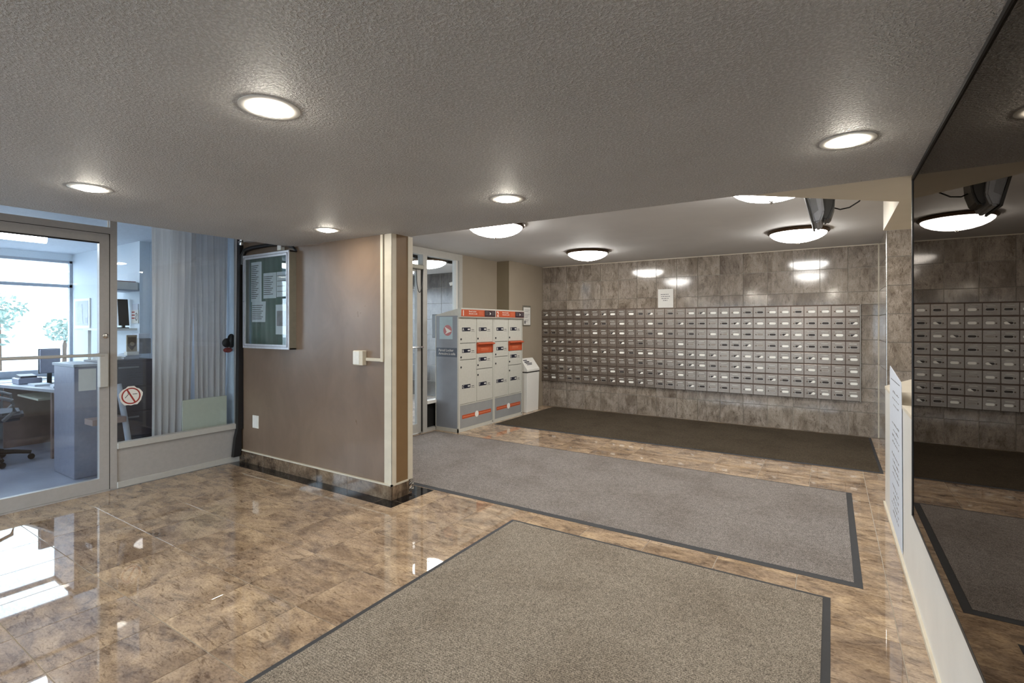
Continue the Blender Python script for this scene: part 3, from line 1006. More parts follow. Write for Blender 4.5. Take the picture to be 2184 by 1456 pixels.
def locker(y0, y1, num, label):
    t = thing('parcel_locker', label, 'parcel locker', (LXF, y0, 0), 'parcel lockers')
    ym = y0 + (y1 - y0) * 0.485
    part('body', MB().box(LXB, LXF - 0.012, y0 + 0.002, y1 - 0.002, 0.0, 1.515), 'locker_white', t)
    part('frame', MB().box(LXF - 0.014, LXF, y0 + 0.001, y0 + 0.028, 0.0, 1.515).box(LXF - 0.014, LXF, y1 - 0.022, y1 - 0.001, 0.0, 1.515)
         .box(LXF - 0.014, LXF, y0 + 0.028, y1 - 0.022, 0.0, 0.045).box(LXF - 0.014, LXF - 0.002, y0 + 0.028, y1 - 0.022, 0.345, 0.358), 'locker_white', t)
    # sloping hood
    hd = part('hood', MB().prism([(LXB, 1.515), (LXB, 1.542), (LXF + 0.030, 1.632), (LXF + 0.036, 1.626), (LXF + 0.030, 1.51), (LXF, 1.50)], 'y', y0 + 0.001, y1 - 0.001), 'locker_white', t)
    part('header_panel', MB().box(LXF + 0.0335, LXF + 0.0365, y0 + 0.012, y1 - 0.012, 1.522, 1.612), 'orange', hd)
    yd = y0 + (y1 - y0) * 0.66
    part('header_block', MB().box(LXF + 0.0366, LXF + 0.0375, yd, y1 - 0.014, 1.524, 1.61), 'dark_maroon', hd)
    text('number', num, 0.10, (LXF + 0.0375, y0 + 0.028, 1.532), '+x', 'print_white', hd, bold=True)
    text('lettering', 'Parcel Locker\nArmoire \u00e0 colis', 0.030, (LXF + 0.0375, y0 + 0.17, 1.579), '+x', 'print_white', hd)
    mb = MB()
    for k in range(4):
        mb.box(LXF + 0.0366, LXF + 0.0372, y0 + 0.40, y0 + 0.50, 1.588 - 0.015 * k, 1.593 - 0.015 * k)
    part('small_print', mb, 'orange_pale', hd)
    part('emblem', MB().prism([(yd + 0.12, 1.545), (yd + 0.155, 1.567), (yd + 0.12, 1.59), (yd + 0.127, 1.567)], 'x', LXF + 0.0376, LXF + 0.0384), 'print_white', hd)
    mb = MB()
    for k in range(3):
        mb.box(LXF + 0.0376, LXF + 0.038, yd + 0.02, yd + 0.09, 1.588 - 0.019 * k, 1.594 - 0.019 * k)
        mb.box(LXF + 0.0376, LXF + 0.038, yd + 0.175, yd + 0.24, 1.588 - 0.019 * k, 1.594 - 0.019 * k)
    part('small_print', mb, 'grey_ink', hd)

    def ldoor(a, b, z0, z1, letter, lz, kz):
        d = part('locker_door', MB().box(LXF - 0.012, LXF - 0.003, a, b, z0, z1), 'locker_white', t, bevel=0.002)
        part('label_plate', MB().box(LXF - 0.003, LXF - 0.0018, a + 0.045, a + 0.225, lz - 0.024, lz + 0.026), 'navy', d)
        text('letter', letter, 0.050, (LXF - 0.0012, a + 0.053, lz - 0.016), '+x', 'print_white', d)
        part('arrow', MB().prism([(a + 0.165, lz - 0.004), (a + 0.19, lz - 0.004), (a + 0.19, lz - 0.013), (a + 0.217, lz + 0.002), (a + 0.19, lz + 0.016), (a + 0.19, lz + 0.008), (a + 0.165, lz + 0.008)],
                                 'x', LXF - 0.0018, LXF - 0.0010), 'print_white', d)
        part('small_print', MB().box(LXF - 0.003, LXF - 0.0022, a + 0.25, a + 0.31, lz - 0.008, lz - 0.001).box(LXF - 0.003, LXF - 0.0022, a + 0.24, a + 0.32, lz - 0.028, lz - 0.024), 'ink', d)
        part('keyhole', MB().lathe([(0.013, 0), (0.013, 0.006), (0.006, 0.007)], (LXF - 0.003, a + 0.022, kz), 12, 'x'), 'rubber', d)
        part('joint_shadow', MB().box(LXF - 0.0125, LXF - 0.0115, a - 0.002, b + 0.002, z0 - 0.006, z0), 'dark_gap', d)
    ya, yb, yc, ye = y0 + 0.030, ym - 0.006, ym + 0.014, y1 - 0.026
    ldoor(ya, yb, 1.168, 1.50, 'A', 1.348, 1.22)
    ldoor(ya, yb, 0.948, 1.158, 'B', 1.062, 0.982)
    ldoor(ya, yb, 0.362, 0.938, 'C', 0.588, 0.85)
    ldoor(yc, ye, 1.168, 1.50, 'D', 1.348, 1.22)
    ldoor(yc, ye, 0.802, 1.00, 'E', 0.932, 0.855)
    ldoor(yc, ye, 0.362, 0.792, 'F', 0.588, 0.72)
    sl = part('parcel_slot', MB().box(LXF - 0.011, LXF - 0.004, yc + 0.002, ye, 1.018, 1.158).box(LXF - 0.004, LXF + 0.008, yc + 0.002, yc + 0.012, 1.018, 1.15)
              .box(LXF - 0.004, LXF + 0.008, ye - 0.010, ye, 1.018, 1.15), 'orange', t)
    part('slot_hood', MB().prism([(LXF - 0.004, 1.165), (LXF + 0.038, 1.152), (LXF + 0.038, 1.140), (LXF - 0.004, 1.128)], 'y', yc - 0.002, ye + 0.012), 'orange', sl)
    part('small_print', MB().box(LXF - 0.004, LXF - 0.003, yc + 0.10, ye - 0.09, 1.075, 1.083).box(LXF - 0.004, LXF - 0.003, yc + 0.10, ye - 0.10, 1.055, 1.062), 'orange_pale', sl)
    # base panel with orange band
    bp = part('base_panel', MB().box(LXF - 0.012, LXF - 0.006, y0 + 0.030, y1 - 0.024, 0.047, 0.344), 'locker_grey', t)
    part('orange_band', MB().box(LXF - 0.006, LXF - 0.005, y0 + 0.08, y1 - 0.06, 0.165, 0.215), 'orange', bp)
    part('pale_line', MB().box(LXF - 0.005, LXF - 0.0045, y0 + 0.095, ym - 0.04, 0.184, 0.196).box(LXF - 0.005, LXF - 0.0045, ym + 0.06, y1 - 0.075, 0.184, 0.196), 'orange_pale', bp)
    part('round_badge', MB().lathe([(0.042, 0), (0.042, 0.002)], (LXF - 0.005, ym + 0.012, 0.190), 22, 'x'), 'print_white', bp)
    part('corner_screw', MB().lathe([(0.008, 0), (0.008, 0.004)], (LXF, y1 - 0.03, 0.03), 8, 'x'), 'ink', t)
    return t


L1 = locker(5.140, 5.944, '1', 'parcel locker marked 1, nearer the vestibule door, six grey-white doors and an orange slot')
L2 = locker(5.946, 6.742, '2', 'parcel locker marked 2, farther from the vestibule door, beside the white recycling bin')
# printed side of locker 1 (faces the viewer)
sp = part('side_panel', MB().box(LXB + 0.008, LXF - 0.020, 5.138, 5.1415, 0.045, 1.53), 'locker_side', L1)
part('pale_patch', MB().box(LXB + 0.07, LXF - 0.10, 5.1372, 5.1379, 1.22, 1.515), 'locker_pale_blue', sp)  # flat light blue patch on the side panel
part('round_emblem', MB().lathe([(0.072, 0), (0.072, 0.0006)], (-4.285, 5.137, 1.335), 28, 'y', -1), 'logo_pink', sp)
part('winged_arrow', MB().prism([(-4.335, 1.385), (-4.215, 1.325), (-4.325, 1.285), (-4.300, 1.318)], 'y', 5.1363, 5.1355), 'print_white', sp)
part('band', MB().box(LXB + 0.009, LXF - 0.021, 5.1365, 5.1378, 0.985, 1.105), 'print_grey', sp)
text('lettering', 'Parcel Locker\nArmoire \u00e0 colis', 0.046, (-4.44, 5.1362, 1.058), '-y', 'print_white', sp)
part('edge_frame', MB().box(LXB, LXB + 0.010, 5.1345, 5.1415, 0.0, 1.54).box(LXB, LXF, 5.1345, 5.1415, 0.0, 0.048).box(LXF - 0.022, LXF, 5.1345, 5.1415, 0.0, 1.51), 'locker_white', L1)

# ---- recycling bin
bn = thing('recycling_bin', 'white bin with sloping printed lid between the lockers and the mailbox wall', 'bin', (-4.18, 7.09, 0))
bm_ = MB()
y0, y1, xa, xb = 6.90, 7.29, -4.262, -4.112
bm_.add([(xa, y0 + 0.012, 0), (xb - 0.006, y0 + 0.012, 0), (xb - 0.006, y1 - 0.012, 0), (xa, y1 - 0.012, 0), (xa, y0, 0.64), (xb + 0.006, y0, 0.64), (xb + 0.006, y1, 0.64), (xa, y1, 0.64)],
        [(0, 3, 2, 1), (4, 5, 6, 7), (0, 1, 5, 4), (1, 2, 6, 5), (2, 3, 7, 6), (3, 0, 4, 7)])
part('bin_body', bm_, 'print_white', bn, bevel=0.004)
part('dark_seam', MB().box(xa, xb + 0.010, y0 - 0.004, y1 + 0.004, 0.64, 0.655), 'ink', bn)
ld = part('lid', MB().prism([(xa, 0.655), (xb + 0.010, 0.655), (xb + 0.010, 0.69), (xa + 0.03, 0.862), (xa, 0.862)], 'y', y0 - 0.004, y1 + 0.004), 'print_white', bn, bevel=0.004)


def lidbar(ya, yb, t0, t1):
    P0, P1 = Vector((xb + 0.010, 0, 0.69)), Vector((xa + 0.03, 0, 0.862))
    n = Vector((P0.z - P1.z, 0, 0)).normalized()
    nn = Vector((0.172, 0, 0.13)).normalized() * 0.0012
    a, b = P0.lerp(P1, t0), P0.lerp(P1, t1)
    return [(a.x + nn.x, ya, a.z + nn.z), (a.x + nn.x, yb, a.z + nn.z), (b.x + nn.x, yb, b.z + nn.z), (b.x + nn.x, ya, b.z + nn.z)]


mb = MB()
for ya, yb, t0, t1 in ((6.94, 7.06, 0.78, 0.86), (6.95, 7.10, 0.62, 0.72), (6.96, 7.16, 0.5, 0.57), (6.98, 7.14, 0.40, 0.46)):
    mb.add(lidbar(ya, yb, t0, t1), [(0, 1, 2, 3)])
part('print', mb, 'navy', ld)
part('foot_plinth', MB().box(xa + 0.005, xb - 0.012, y0 + 0.02, y1 - 0.02, 0, 0.012), 'grey_plastic', bn)

# ================================================================== BROWN WALL FIXTURES
# notice board cabinet
NXa, NXb, NZa, NZb, NY = -4.985, -4.222, 1.177, 2.098, 2.79
nb = thing('notice_board', 'silver framed glass notice cabinet with green felt on the brown wall', 'notice board', (-4.6, 2.87, NZa))
part('case', MB().box(NXa, NXb, 2.80, 2.869, NZa, NZa + 0.012).box(NXa, NXb, 2.80, 2.869, NZb - 0.012, NZb).box(NXa, NXa + 0.012, 2.80, 2.869, NZa, NZb).box(NXb - 0.012, NXb, 2.80, 2.869, NZa, NZb), 'frame_side', nb)
fw = 0.042
part('door_frame', MB().box(NXa, NXb, NY, 2.80, NZa, NZa + fw).box(NXa, NXb, NY, 2.80, NZb - fw, NZb).box(NXa, NXa + fw, NY, 2.80, NZa + fw, NZb - fw).box(NXb - fw, NXb, NY, 2.80, NZa + fw, NZb - fw), 'silver_frame', nb)
g = 0.020
part('inner_bead', MB().box(NXa + g, NXb - g, NY - 0.004, NY, NZa + g, NZa + g + 0.004).box(NXa + g, NXb - g, NY - 0.004, NY, NZb - g - 0.004, NZb - g)
     .box(NXa + g, NXa + g + 0.004, NY - 0.004, NY, NZa + g, NZb - g).box(NXb - g - 0.004, NXb - g, NY - 0.004, NY, NZa + g, NZb - g), 'grey_plastic', nb)
part('felt_back', MB().box(NXa + 0.012, NXb - 0.012, 2.852, 2.868, NZa + 0.012, NZb - 0.012), 'felt_green', nb)
part('glass_pane', MB().box(NXa + fw, NXb - fw, NY + 0.002, NY + 0.005, NZa + fw, NZb - fw), 'cabinet_glass', nb)
part('key_lock', MB().lathe([(0.008, 0), (0.008, 0.004)], (NXa + 0.02, NY, 1.64), 10, 'y', -1), 'grey_plastic', nb)
NW, NH = NXb - NXa, NZb - NZa
for (u0, u1, v0, v1, lab, kind) in (
        (0.06, 0.30, 0.50, 0.93, 'upper left typed sheet in the notice cabinet', 'list'),
        (0.34, 0.62, 0.53, 0.80, 'printed sheet with ruled lines at the middle of the notice cabinet', 'list'),
        (0.63, 0.92, 0.54, 0.80, 'plain typed sheet at upper right of the notice cabinet', 'few'),
        (0.08, 0.40, 0.28, 0.50, 'curling typed sheet at lower left of the notice cabinet', 'list'),
        (0.61, 0.90, 0.15, 0.46, 'sheet with a grey picture at lower right of the notice cabinet', 'pic')):
    ax, bx_, az, bz = NXa + u0 * NW, NXa + u1 * NW, NZa + v0 * NH, NZa + v1 * NH
    s_ = thing('pinned_sheet', lab, 'notice', ((ax + bx_) / 2, 2.85, az), 'sheets pinned in the notice cabinet')
    n = 6
    vs, fs = [], []
    for k in range(n + 1):
        u = k / n
        bulge = 0.010 * math.sin(PI * u) + (0.008 * u if 'curling' in lab else 0)
        vs += [(ax + (bx_ - ax) * u, 2.850 - bulge, az), (ax + (bx_ - ax) * u, 2.850 - bulge * 0.4, bz)]
    for k in range(n):
        fs.append((2 * k, 2 * k + 2, 2 * k + 3, 2 * k + 1))
    m2 = MB().add(vs, fs)
    sh = part('sheet', m2, 'paper_blue', s_)
    mb = MB()
    if kind == 'pic':
        mb.box(ax + 0.04, bx_ - 0.04, 2.8355, 2.836, az + 0.08, bz - 0.06)
        part('picture', mb, 'photo_grey', s_)
    else:
        nl = int((bz - az - 0.05) / 0.019) if kind == 'list' else 4
        for k in range(nl):
            zz = bz - 0.035 - k * (0.019 if kind == 'list' else 0.05)
            mb.box(ax + 0.03, bx_ - 0.03 - 0.02 * ((k * 7) % 3), 2.8355, 2.836, zz - 0.007, zz)
        part('print', mb, 'ink' if kind == 'list' else 'grey_ink', s_)

# junction box, raceway, outlet
jb = thing('switch_box', 'cream surface box on the brown wall near its end', 'switch', (-3.315, 2.868, 1.07))
part('box_body', MB().box(-3.378, -3.262, 2.822, 2.869, 1.070, 1.192), 'cream_trim', jb, bevel=0.004)
part('cover_plate', MB().box(-3.374, -3.300, 2.818, 2.822, 1.078, 1.186), 'outlet_white', jb, bevel=0.001)
rw = thing('cable_raceway', 'cream cable raceway running down beside the end trim to the switch box', 'raceway', (-3.07, 2.868, 1.1))
part('vertical_run', MB().box(-3.086, -3.056, 2.852, 2.869, 1.105, 2.138), 'cream_trim', rw, bevel=0.002)
part('horizontal_run', MB().box(-3.261, -3.087, 2.853, 2.869, 1.107, 1.132), 'cream_trim', rw, bevel=0.002)
ol = thing('wall_outlet', 'white outlet plate low on the brown wall under the notice cabinet', 'outlet', (-4.886, 2.869, 0.37))
part('plate', MB().box(-4.938, -4.834, 2.862, 2.869, 0.368, 0.495), 'outlet_white', ol, bevel=0.002)
part('socket', MB().box(-4.915, -4.857, 2.860, 2.862, 0.385, 0.478), 'paper', ol)
# dark strip, hose and clamp in the corner
ds = thing('corner_strip', 'dark vertical strip in the corner between the window frame and brown wall', 'strip', (-5.15, 2.85, 0.1))
part('strip', MB().prism([(2.812, 0.34), (2.868, 0.34), (2.868, 2.40), (2.835, 2.40)], 'x', -5.168, -5.112), 'black_plastic', ds)
part('flared_end', MB().prism([(2.77, 0.062), (2.835, 0.062), (2.850, 0.12), (2.850, 0.34), (2.812, 0.34), (2.79, 0.25)], 'x', -5.160, -5.115), 'black_plastic', ds)
hs = thing('black_hose', 'black hose running along the wall above the notice cabinet', 'hose', (-4.9, 2.84, 2.15))
part('hose', MB().tube([(-5.065, 2.83, 2.02), (-5.06, 2.83, 2.11), (-5.02, 2.835, 2.165), (-4.90, 2.84, 2.18), (-4.6, 2.845, 2.185), (-4.36, 2.845, 2.165), (-4.24, 2.85, 2.13), (-4.20, 2.857, 2.09)],
                       [0.020, 0.024, 0.022, 0.02, 0.018, 0.016, 0.012, 0.008], 10), 'black_plastic', hs, smooth=True)
part('clamp', MB().box(-4.46, -4.40, 2.825, 2.869, 2.115, 2.165), 'outlet_white', hs, bevel=0.004)
part('metal_fitting', MB().tube([(-5.07, 2.82, 2.22), (-5.05, 2.82, 2.30)], 0.022, 10).tube([(-5.09, 2.81, 2.25), (-5.02, 2.81, 2.25)], 0.012, 8), 'chrome', hs, smooth=True)
# high grey cable tray above
single('cable_tray', MB().box(-5.0, -4.32, 2.80, 2.868, 2.24, 2.38), 'alu', 'grey metal tray high on the wall above the notice cabinet', 'tray', (-4.66, 2.84, 2.24), bevel=0.004)

# ================================================================== PLACARD on half wall
pl = thing('lettered_placard', 'tall white placard with faint blue-grey print hung on the white half wall', 'sign', (0.345, 3.93, 0.1))
c_ = [(3.73, 0.055), (4.43, 0.06), (4.45, 0.08), (4.46, 1.09), (4.44, 1.115), (3.80, 1.06), (3.775, 1.035)]
part('sheet', MB().prism(c_, 'x', 0.3535, 0.3565), 'paper_blue', pl)
random.seed(5)
mb = MB()
for r in range(20):
    z = 0.95 - r * 0.042
    if r in (3, 4, 9, 14):
        continue
    y = 4.32 - random.uniform(0, 0.12)
    while y > 3.90:
        L = random.uniform(0.012, 0.05)
        mb.box(0.353, 0.3536, y - L, y, z, z + random.choice((0.006, 0.010, 0.014)))
        y -= L + random.uniform(0.008, 0.035)
part('print', mb, 'grey_ink', pl)
part('border_line', MB().box(0.353, 0.3536, 3.85, 4.38, 1.030, 1.034), 'ink', pl)

# ================================================================== MONITOR hung from the ceiling
tv = thing('hanging_monitor', 'small black and grey monitor hung from the ceiling near the mirror', 'monitor', (-0.05, 3.95, 2.42))
scr = MB()
# profile in x,z: screen plane on the left (tilted down), bulging back to the right
scr.prism([(-0.103, 2.055), (-0.172, 2.345), (-0.160, 2.348), (-0.091, 2.058)], 'y', 3.755, 4.09)
part('screen_bezel', scr, 'black_plastic', tv)
part('back_shell', MB().prism([(-0.091, 2.060), (-0.158, 2.342), (-0.09, 2.340), (-0.050, 2.270), (-0.035, 2.13), (-0.055, 2.065)], 'y', 3.762, 4.083), 'monitor_grey', tv, bevel=0.010, seg=2)
part('rear_bulge', MB().prism([(-0.05, 2.085), (-0.02, 2.075), (0.000, 2.10), (0.018, 2.16), (0.024, 2.25), (0.0, 2.325), (-0.08, 2.33), (-0.05, 2.25)], 'y', 3.80, 3.99), 'black_plastic', tv, bevel=0.012, seg=2)
part('vent_recess', MB().prism([(-0.100, 2.115), (-0.118, 2.215), (-0.085, 2.235), (-0.068, 2.14)], 'y', 3.7605, 3.7625), 'grey_plastic', tv)
part('screen', MB().prism([(-0.1045, 2.065), (-0.1715, 2.342), (-0.1700, 2.3425), (-0.103, 2.066)], 'y', 3.762, 4.083), 'navy', tv)
part('mount_arm', MB().box(-0.06, -0.02, 3.93, 3.97, 2.31, 2.42).box(-0.10, 0.02, 3.89, 4.01, 2.408, 2.4195), 'black_plastic', tv)
cb = MB()
cb.tube([(0.02, 3.88, 2.165), (0.05, 3.87, 2.150), (0.10, 3.86, 2.155), (0.15, 3.85, 2.185), (0.18, 3.85, 2.225), (0.185, 3.85, 2.28), (0.19, 3.86, 2.40)], 0.0045, 6)
cb.tube([(0.0, 3.86, 2.225), (0.08, 3.86, 2.218), (0.15, 3.86, 2.222), (0.22, 3.85, 2.214), (0.30, 3.84, 2.22)], 0.006, 6)
part('cable', cb, 'black_plastic', tv, smooth=True)

# ================================================================== OFFICE CONTENT
# curtains
def curtain(name, x, y0, y1, z0, z1, folds, amp, mat_, label, lean=0.0, group=None, leanl=0.0, seed=1):
    random.seed(seed)
    n = folds * 8
    ph = [random.uniform(-0.5, 0.5) for _ in range(folds + 1)]
    vs, fs = [], []
    m = 10
    for j in range(m + 1):
        t_ = j / m
        z = z0 + (z1 - z0) * t_
        for k in range(n + 1):
            u = k / n
            a0 = y0 + leanl * (1 - t_)
            a1 = y1 + lean * (1 - t_)
            a = 1.25 * amp * (0.8 + 0.35 * math.sin(9 * u + 2 * t_)) * (1.15 - 0.4 * t_)
            w_ = math.sin(2 * PI * folds * u + ph[int(u * folds)] * 0.6 + 0.5 * math.sin(3 * t_ + 5 * u))
            vs.append((x + a * w_, a0 + (a1 - a0) * (u + 0.15 / folds * math.sin(2 * PI * folds * u)), z))
    for j in range(m):
        for k in range(n):
            fs.append((j * (n + 1) + k, j * (n + 1) + k + 1, (j + 1) * (n + 1) + k + 1, (j + 1) * (n + 1) + k))
    return single(name, MB().add(vs, fs), mat_, label, 'curtain', (x, (y0 + y1) / 2, z0), group, smooth=True)


curtain('curtain', -5.36, 2.135, 2.52, 0.02, 2.34, 6, 0.026, 'curtain', 'wide grey-white pleated curtain nearest the office door', lean=-0.06, group='curtains behind the office glass', seed=2)
curtain('curtain', -5.38, 2.50, 2.85, 0.02, 2.34, 6, 0.022, 'curtain', 'narrower grey-white pleated curtain next to the brown wall', lean=-0.03, leanl=0.03, group='curtains behind the office glass', seed=3)
curtain('sheer_curtain', -5.46, 2.40, 2.872, 0.02, 2.34, 7, 0.014, 'sheer', 'thin bluish-white sheer showing in the gaps behind the pleated curtains', seed=4)
single('leaning_panel', MB().box(-5.300, -5.282, 2.37, 2.79, 0.30, 0.675), 'board_cream', 'blank cream board standing against the curtains behind the glass', 'board', (-5.33, 2.6, 0.30), bevel=0.003)
bg_ = thing('dark_bundle', 'dark bundle with a bit of red beside the narrower curtain', 'bundle', (-5.31, 2.86, 1.11))
part('dark_fabric', MB().sphere((-5.30, 2.845, 1.24), 0.075, 12, 8, (0.5, 0.55, 1.0)).sphere((-5.30, 2.80, 1.22), 0.055, 12, 8, (0.5, 0.9, 0.9)), 'black_plastic', bg_, smooth=True)
part('red_fabric', MB().sphere((-5.30, 2.81, 1.145), 0.045, 12, 8, (0.5, 1.1, 0.6)), 'red_cloth', bg_, smooth=True)
# round no smoking sticker on the glass
stx, sy, sz = -5.189, 1.913, 0.782
st = thing('no_smoking_sticker', 'round white and red no-smoking sticker on the partition glass', 'sticker', (stx, sy, sz))
pts = []
for k in range(24):
    a = 2 * PI * k / 24
    r = 0.088 + 0.004 * math.sin(5 * a) + 0.003 * math.sin(11 * a)
    pts.append((sy + r * math.cos(a), sz + 0.96 * r * math.sin(a)))
part('backing', MB().prism(pts, 'x', stx, stx + 0.0008), 'print_white', st)
rg = MB()
n = 32
o = [(sy + 0.072 * math.cos(2 * PI * k / n), sz + 0.072 * math.sin(2 * PI * k / n)) for k in range(n)]
i_ = [(sy + 0.061 * math.cos(2 * PI * k / n), sz + 0.061 * math.sin(2 * PI * k / n)) for k in range(n)]
rg.add([(stx + 0.0012,) + p for p in o] + [(stx + 0.0012,) + p for p in i_], [(k, (k + 1) % n, n + (k + 1) % n, n + k) for k in range(n)])
c45 = math.radians(118)
dx, dz = math.cos(c45) * 0.063, math.sin(c45) * 0.063
px_, pz_ = -math.sin(c45) * 0.0065, math.cos(c45) * 0.0065
rg.add([(stx + 0.0013, sy - dx - px_, sz - dz - pz_), (stx + 0.0013, sy - dx + px_, sz - dz + pz_), (stx + 0.0013, sy + dx + px_, sz + dz + pz_), (stx + 0.0013, sy + dx - px_, sz + dz - pz_)], [(0, 1, 2, 3)])
part('prohibition_ring', rg, 'print_red', st)
part('cigarette', MB().tube([(stx + 0.0011, sy - 0.045, sz - 0.014), (stx + 0.0011, sy - 0.02, sz + 0.016), (stx + 0.0011, sy - 0.026, sz + 0.03)], 0.0025, 5).box(stx + 0.0008, stx + 0.0012, sy + 0.012, sy + 0.046, sz + 0.012, sz + 0.017), 'ink', st)

# dark filing cabinet behind the window (front faces the lobby)
fc = thing('filing_cabinet', 'dark filing cabinet with paper piles on top behind the partition glass', 'cabinet', (-6.1, 2.1, 0))
part('cabinet_body', MB().box(-6.30, -5.86, 1.92, 2.36, 0.0, 1.06), 'cabinet_dark', fc, bevel=0.004)
for k, (a, b) in enumerate(((0.80, 1.03), (0.55, 0.785), (0.30, 0.535), (0.05, 0.285))):
    dw = part('drawer', MB().box(-5.86, -5.848, 1.94, 2.34, a, b), 'cabinet_dark', fc, bevel=0.002)
    part('handle', MB().box(-5.848, -5.836, 2.05, 2.22, b - 0.05, b - 0.035), 'grey_plastic', dw)
# pale steel cabinet seen through the door
sc = thing('steel_cabinet', 'tall bluish steel cabinet with a white door edge seen through the office door', 'cabinet', (-6.0, 1.82, 0))
part('cabinet_body', MB().box(-6.32, -5.80, 1.70, 1.89, 0.0, 1.02), 'cabinet_steel', sc, bevel=0.004)
part('top', MB().box(-6.34, -5.78, 1.69, 1.90, 1.02, 1.045), 'desk_grey', sc)
part('paper_holder', MB().box(-5.80, -5.795, 1.73, 1.86, 0.80, 1.0), 'paper', sc)
# piles on the filing cabinet
for k, (x, y, w_, d_, h_, mm, lab) in enumerate((
        (-6.05, 2.03, 0.26, 0.18, 0.035, 'paper', 'loose white papers on the dark filing cabinet, left pile'),
        (-6.14, 2.25, 0.20, 0.13, 0.05, 'paper_blue', 'bluish paper pile on the dark filing cabinet, right pile'))):
    pt = thing('paper_pile', lab, 'papers', (x, y, 1.06), 'paper piles on the filing cabinet')
    random.seed(30 + k)
    for q in range(5):
        a = random.uniform(-0.2, 0.2)
        c2, s2 = math.cos(a), math.sin(a)
        z0, z1 = 1.0605 + q * h_ / 5, 1.060 + (q + 1) * h_ / 5
        pp = [(x + c2 * u - s2 * v, y + s2 * u + c2 * v) for u, v in ((-w_ / 2, -d_ / 2), (w_ / 2, -d_ / 2), (w_ / 2, d_ / 2), (-w_ / 2, d_ / 2))]
        part('sheet', MB().prism(pp, 'z', z0, z1), mm, pt)
pq = thing('shield_plaque', 'tan plaque with a brown shield standing on the filing cabinet', 'plaque', (-5.90, 2.18, 1.11))
part('back_board', MB().prism([(2.135, 1.14), (2.222, 1.14), (2.222, 1.305), (2.135, 1.305)], 'x', -5.905, -5.89), 'plaque_tan', pq)
part('shield', MB().prism([(2.145, 1.285), (2.145, 1.20), (2.178, 1.155), (2.212, 1.20), (2.212, 1.285)], 'x', -5.89, -5.883), 'plaque_brown', pq)
part('crest', MB().lathe([(0.022, 0), (0.018, 0.004)], (-5.883, 2.178, 1.215), 16, 'x'), 'plaque_tan', pq)
part('stand', MB().box(-5.94, -5.87, 2.13, 2.23, 1.105, 1.14), 'paper', pq)
wbk = thing('file_box', 'grey box of files on the filing cabinet, right of the plaque', 'box', (-6.0, 2.31, 1.11))
part('box_body', MB().box(-6.1, -5.9, 2.245, 2.35, 1.115, 1.27), 'grey_plastic', wbk, bevel=0.003)
part('files', MB().box(-6.08, -5.92, 2.25, 2.345, 1.27, 1.32), 'paper_blue', wbk)
# white shelf rack
rk = thing('white_rack', 'low white shelf rack on the office side wall beside the window', 'rack', (-6.9, 2.3, 0.9))
part('shelf', MB().box(-7.3, -6.62, 2.22, 2.499, 1.345, 1.37), 'print_white', rk)
part('upright', MB().box(-7.28, -7.25, 2.25, 2.28, 0.0, 1.345), 'print_white', rk)
part('upright', MB().box(-6.70, -6.67, 2.24, 2.27, 0.0, 1.345), 'print_white', rk)
part('shelf', MB().box(-7.3, -6.62, 2.22, 2.499, 0.95, 0.97), 'print_white', rk)
# wall shelf with books
ws = thing('wall_shelf', 'small shelf high on the pale office wall carrying a row of files', 'shelf', (-6.7, 2.45, 1.79))
part('board', MB().box(-6.98, -6.562, 2.26, 2.499, 1.785, 1.80), 'desk_grey', ws)
for k in range(7):
    x = -6.96 + k * 0.056
    b = single('book', MB().box(x, x + 0.050, 2.28, 2.49, 1.8005, 1.885 + 0.006 * (k % 3)), ('paper', 'paper_blue', 'red_cloth', 'paper', 'desk_grey', 'red_cloth', 'paper')[k],
               ('low stack of files on the high office shelf, ' + ('leftmost', 'second from left', 'third from left', 'middle one', 'third from right', 'second from right', 'rightmost')[k]), 'file', (x + 0.025, 2.385, 1.8005), 'files on the high office shelf')
# thin monitor beside sign
mt = thing('office_monitor', 'thin black monitor seen edge-on on the white rack', 'monitor', (-6.95, 2.33, 1.37))
part('screen', MB().prism([(-6.80, 1.40), (-6.77, 1.40), (-6.815, 1.70), (-6.835, 1.70)], 'y', 2.38, 2.48), 'black_plastic', mt)
part('stand', MB().box(-6.85, -6.75, 2.36, 2.47, 1.37, 1.38).box(-6.80, -6.77, 2.41, 2.44, 1.38, 1.42), 'black_plastic', mt)
sg = thing('wall_sign', 'white sign with red lettering and a prohibition circle on the office wall', 'sign', (-6.6, 2.49, 1.42))
part('sheet', MB().box(-6.745, -6.572, 2.490, 2.498, 1.425, 1.575), 'paper', sg)
part('upper_sheet', MB().box(-6.73, -6.58, 2.490, 2.498, 1.577, 1.645), 'paper_blue', sg)
mb = MB()
for k in range(3):
    mb.box(-6.735, -6.66, 2.489, 2.490, 1.545 - 0.034 * k, 1.559 - 0.034 * k)
part('red_print', mb, 'print_red', sg)
n = 20
o = [(-6.615 + 0.032 * math.cos(2 * PI * k / n), 1.50 + 0.045 * math.sin(2 * PI * k / n)) for k in range(n)]
i_ = [(-6.615 + 0.024 * math.cos(2 * PI * k / n), 1.50 + 0.035 * math.sin(2 * PI * k / n)) for k in range(n)]
part('circle', MB().add([(p[0], 2.489, p[1]) for p in o] + [(p[0], 2.489, p[1]) for p in i_], [(k, (k + 1) % n, n + (k + 1) % n, n + k) for k in range(n)])
     .add([(-6.635, 2.4888, 1.475), (-6.628, 2.4888, 1.47), (-6.595, 2.4888, 1.525), (-6.602, 2.4888, 1.53)], [(0, 1, 2, 3)]), 'ink', sg)
mp = thing('wall_map', 'pale framed map on the office wall beside the big window', 'map', (-8.2, 2.49, 1.36))
part('sheet', MB().box(-8.48, -7.96, 2.485, 2.498, 1.36, 1.75), 'print_white', mp)
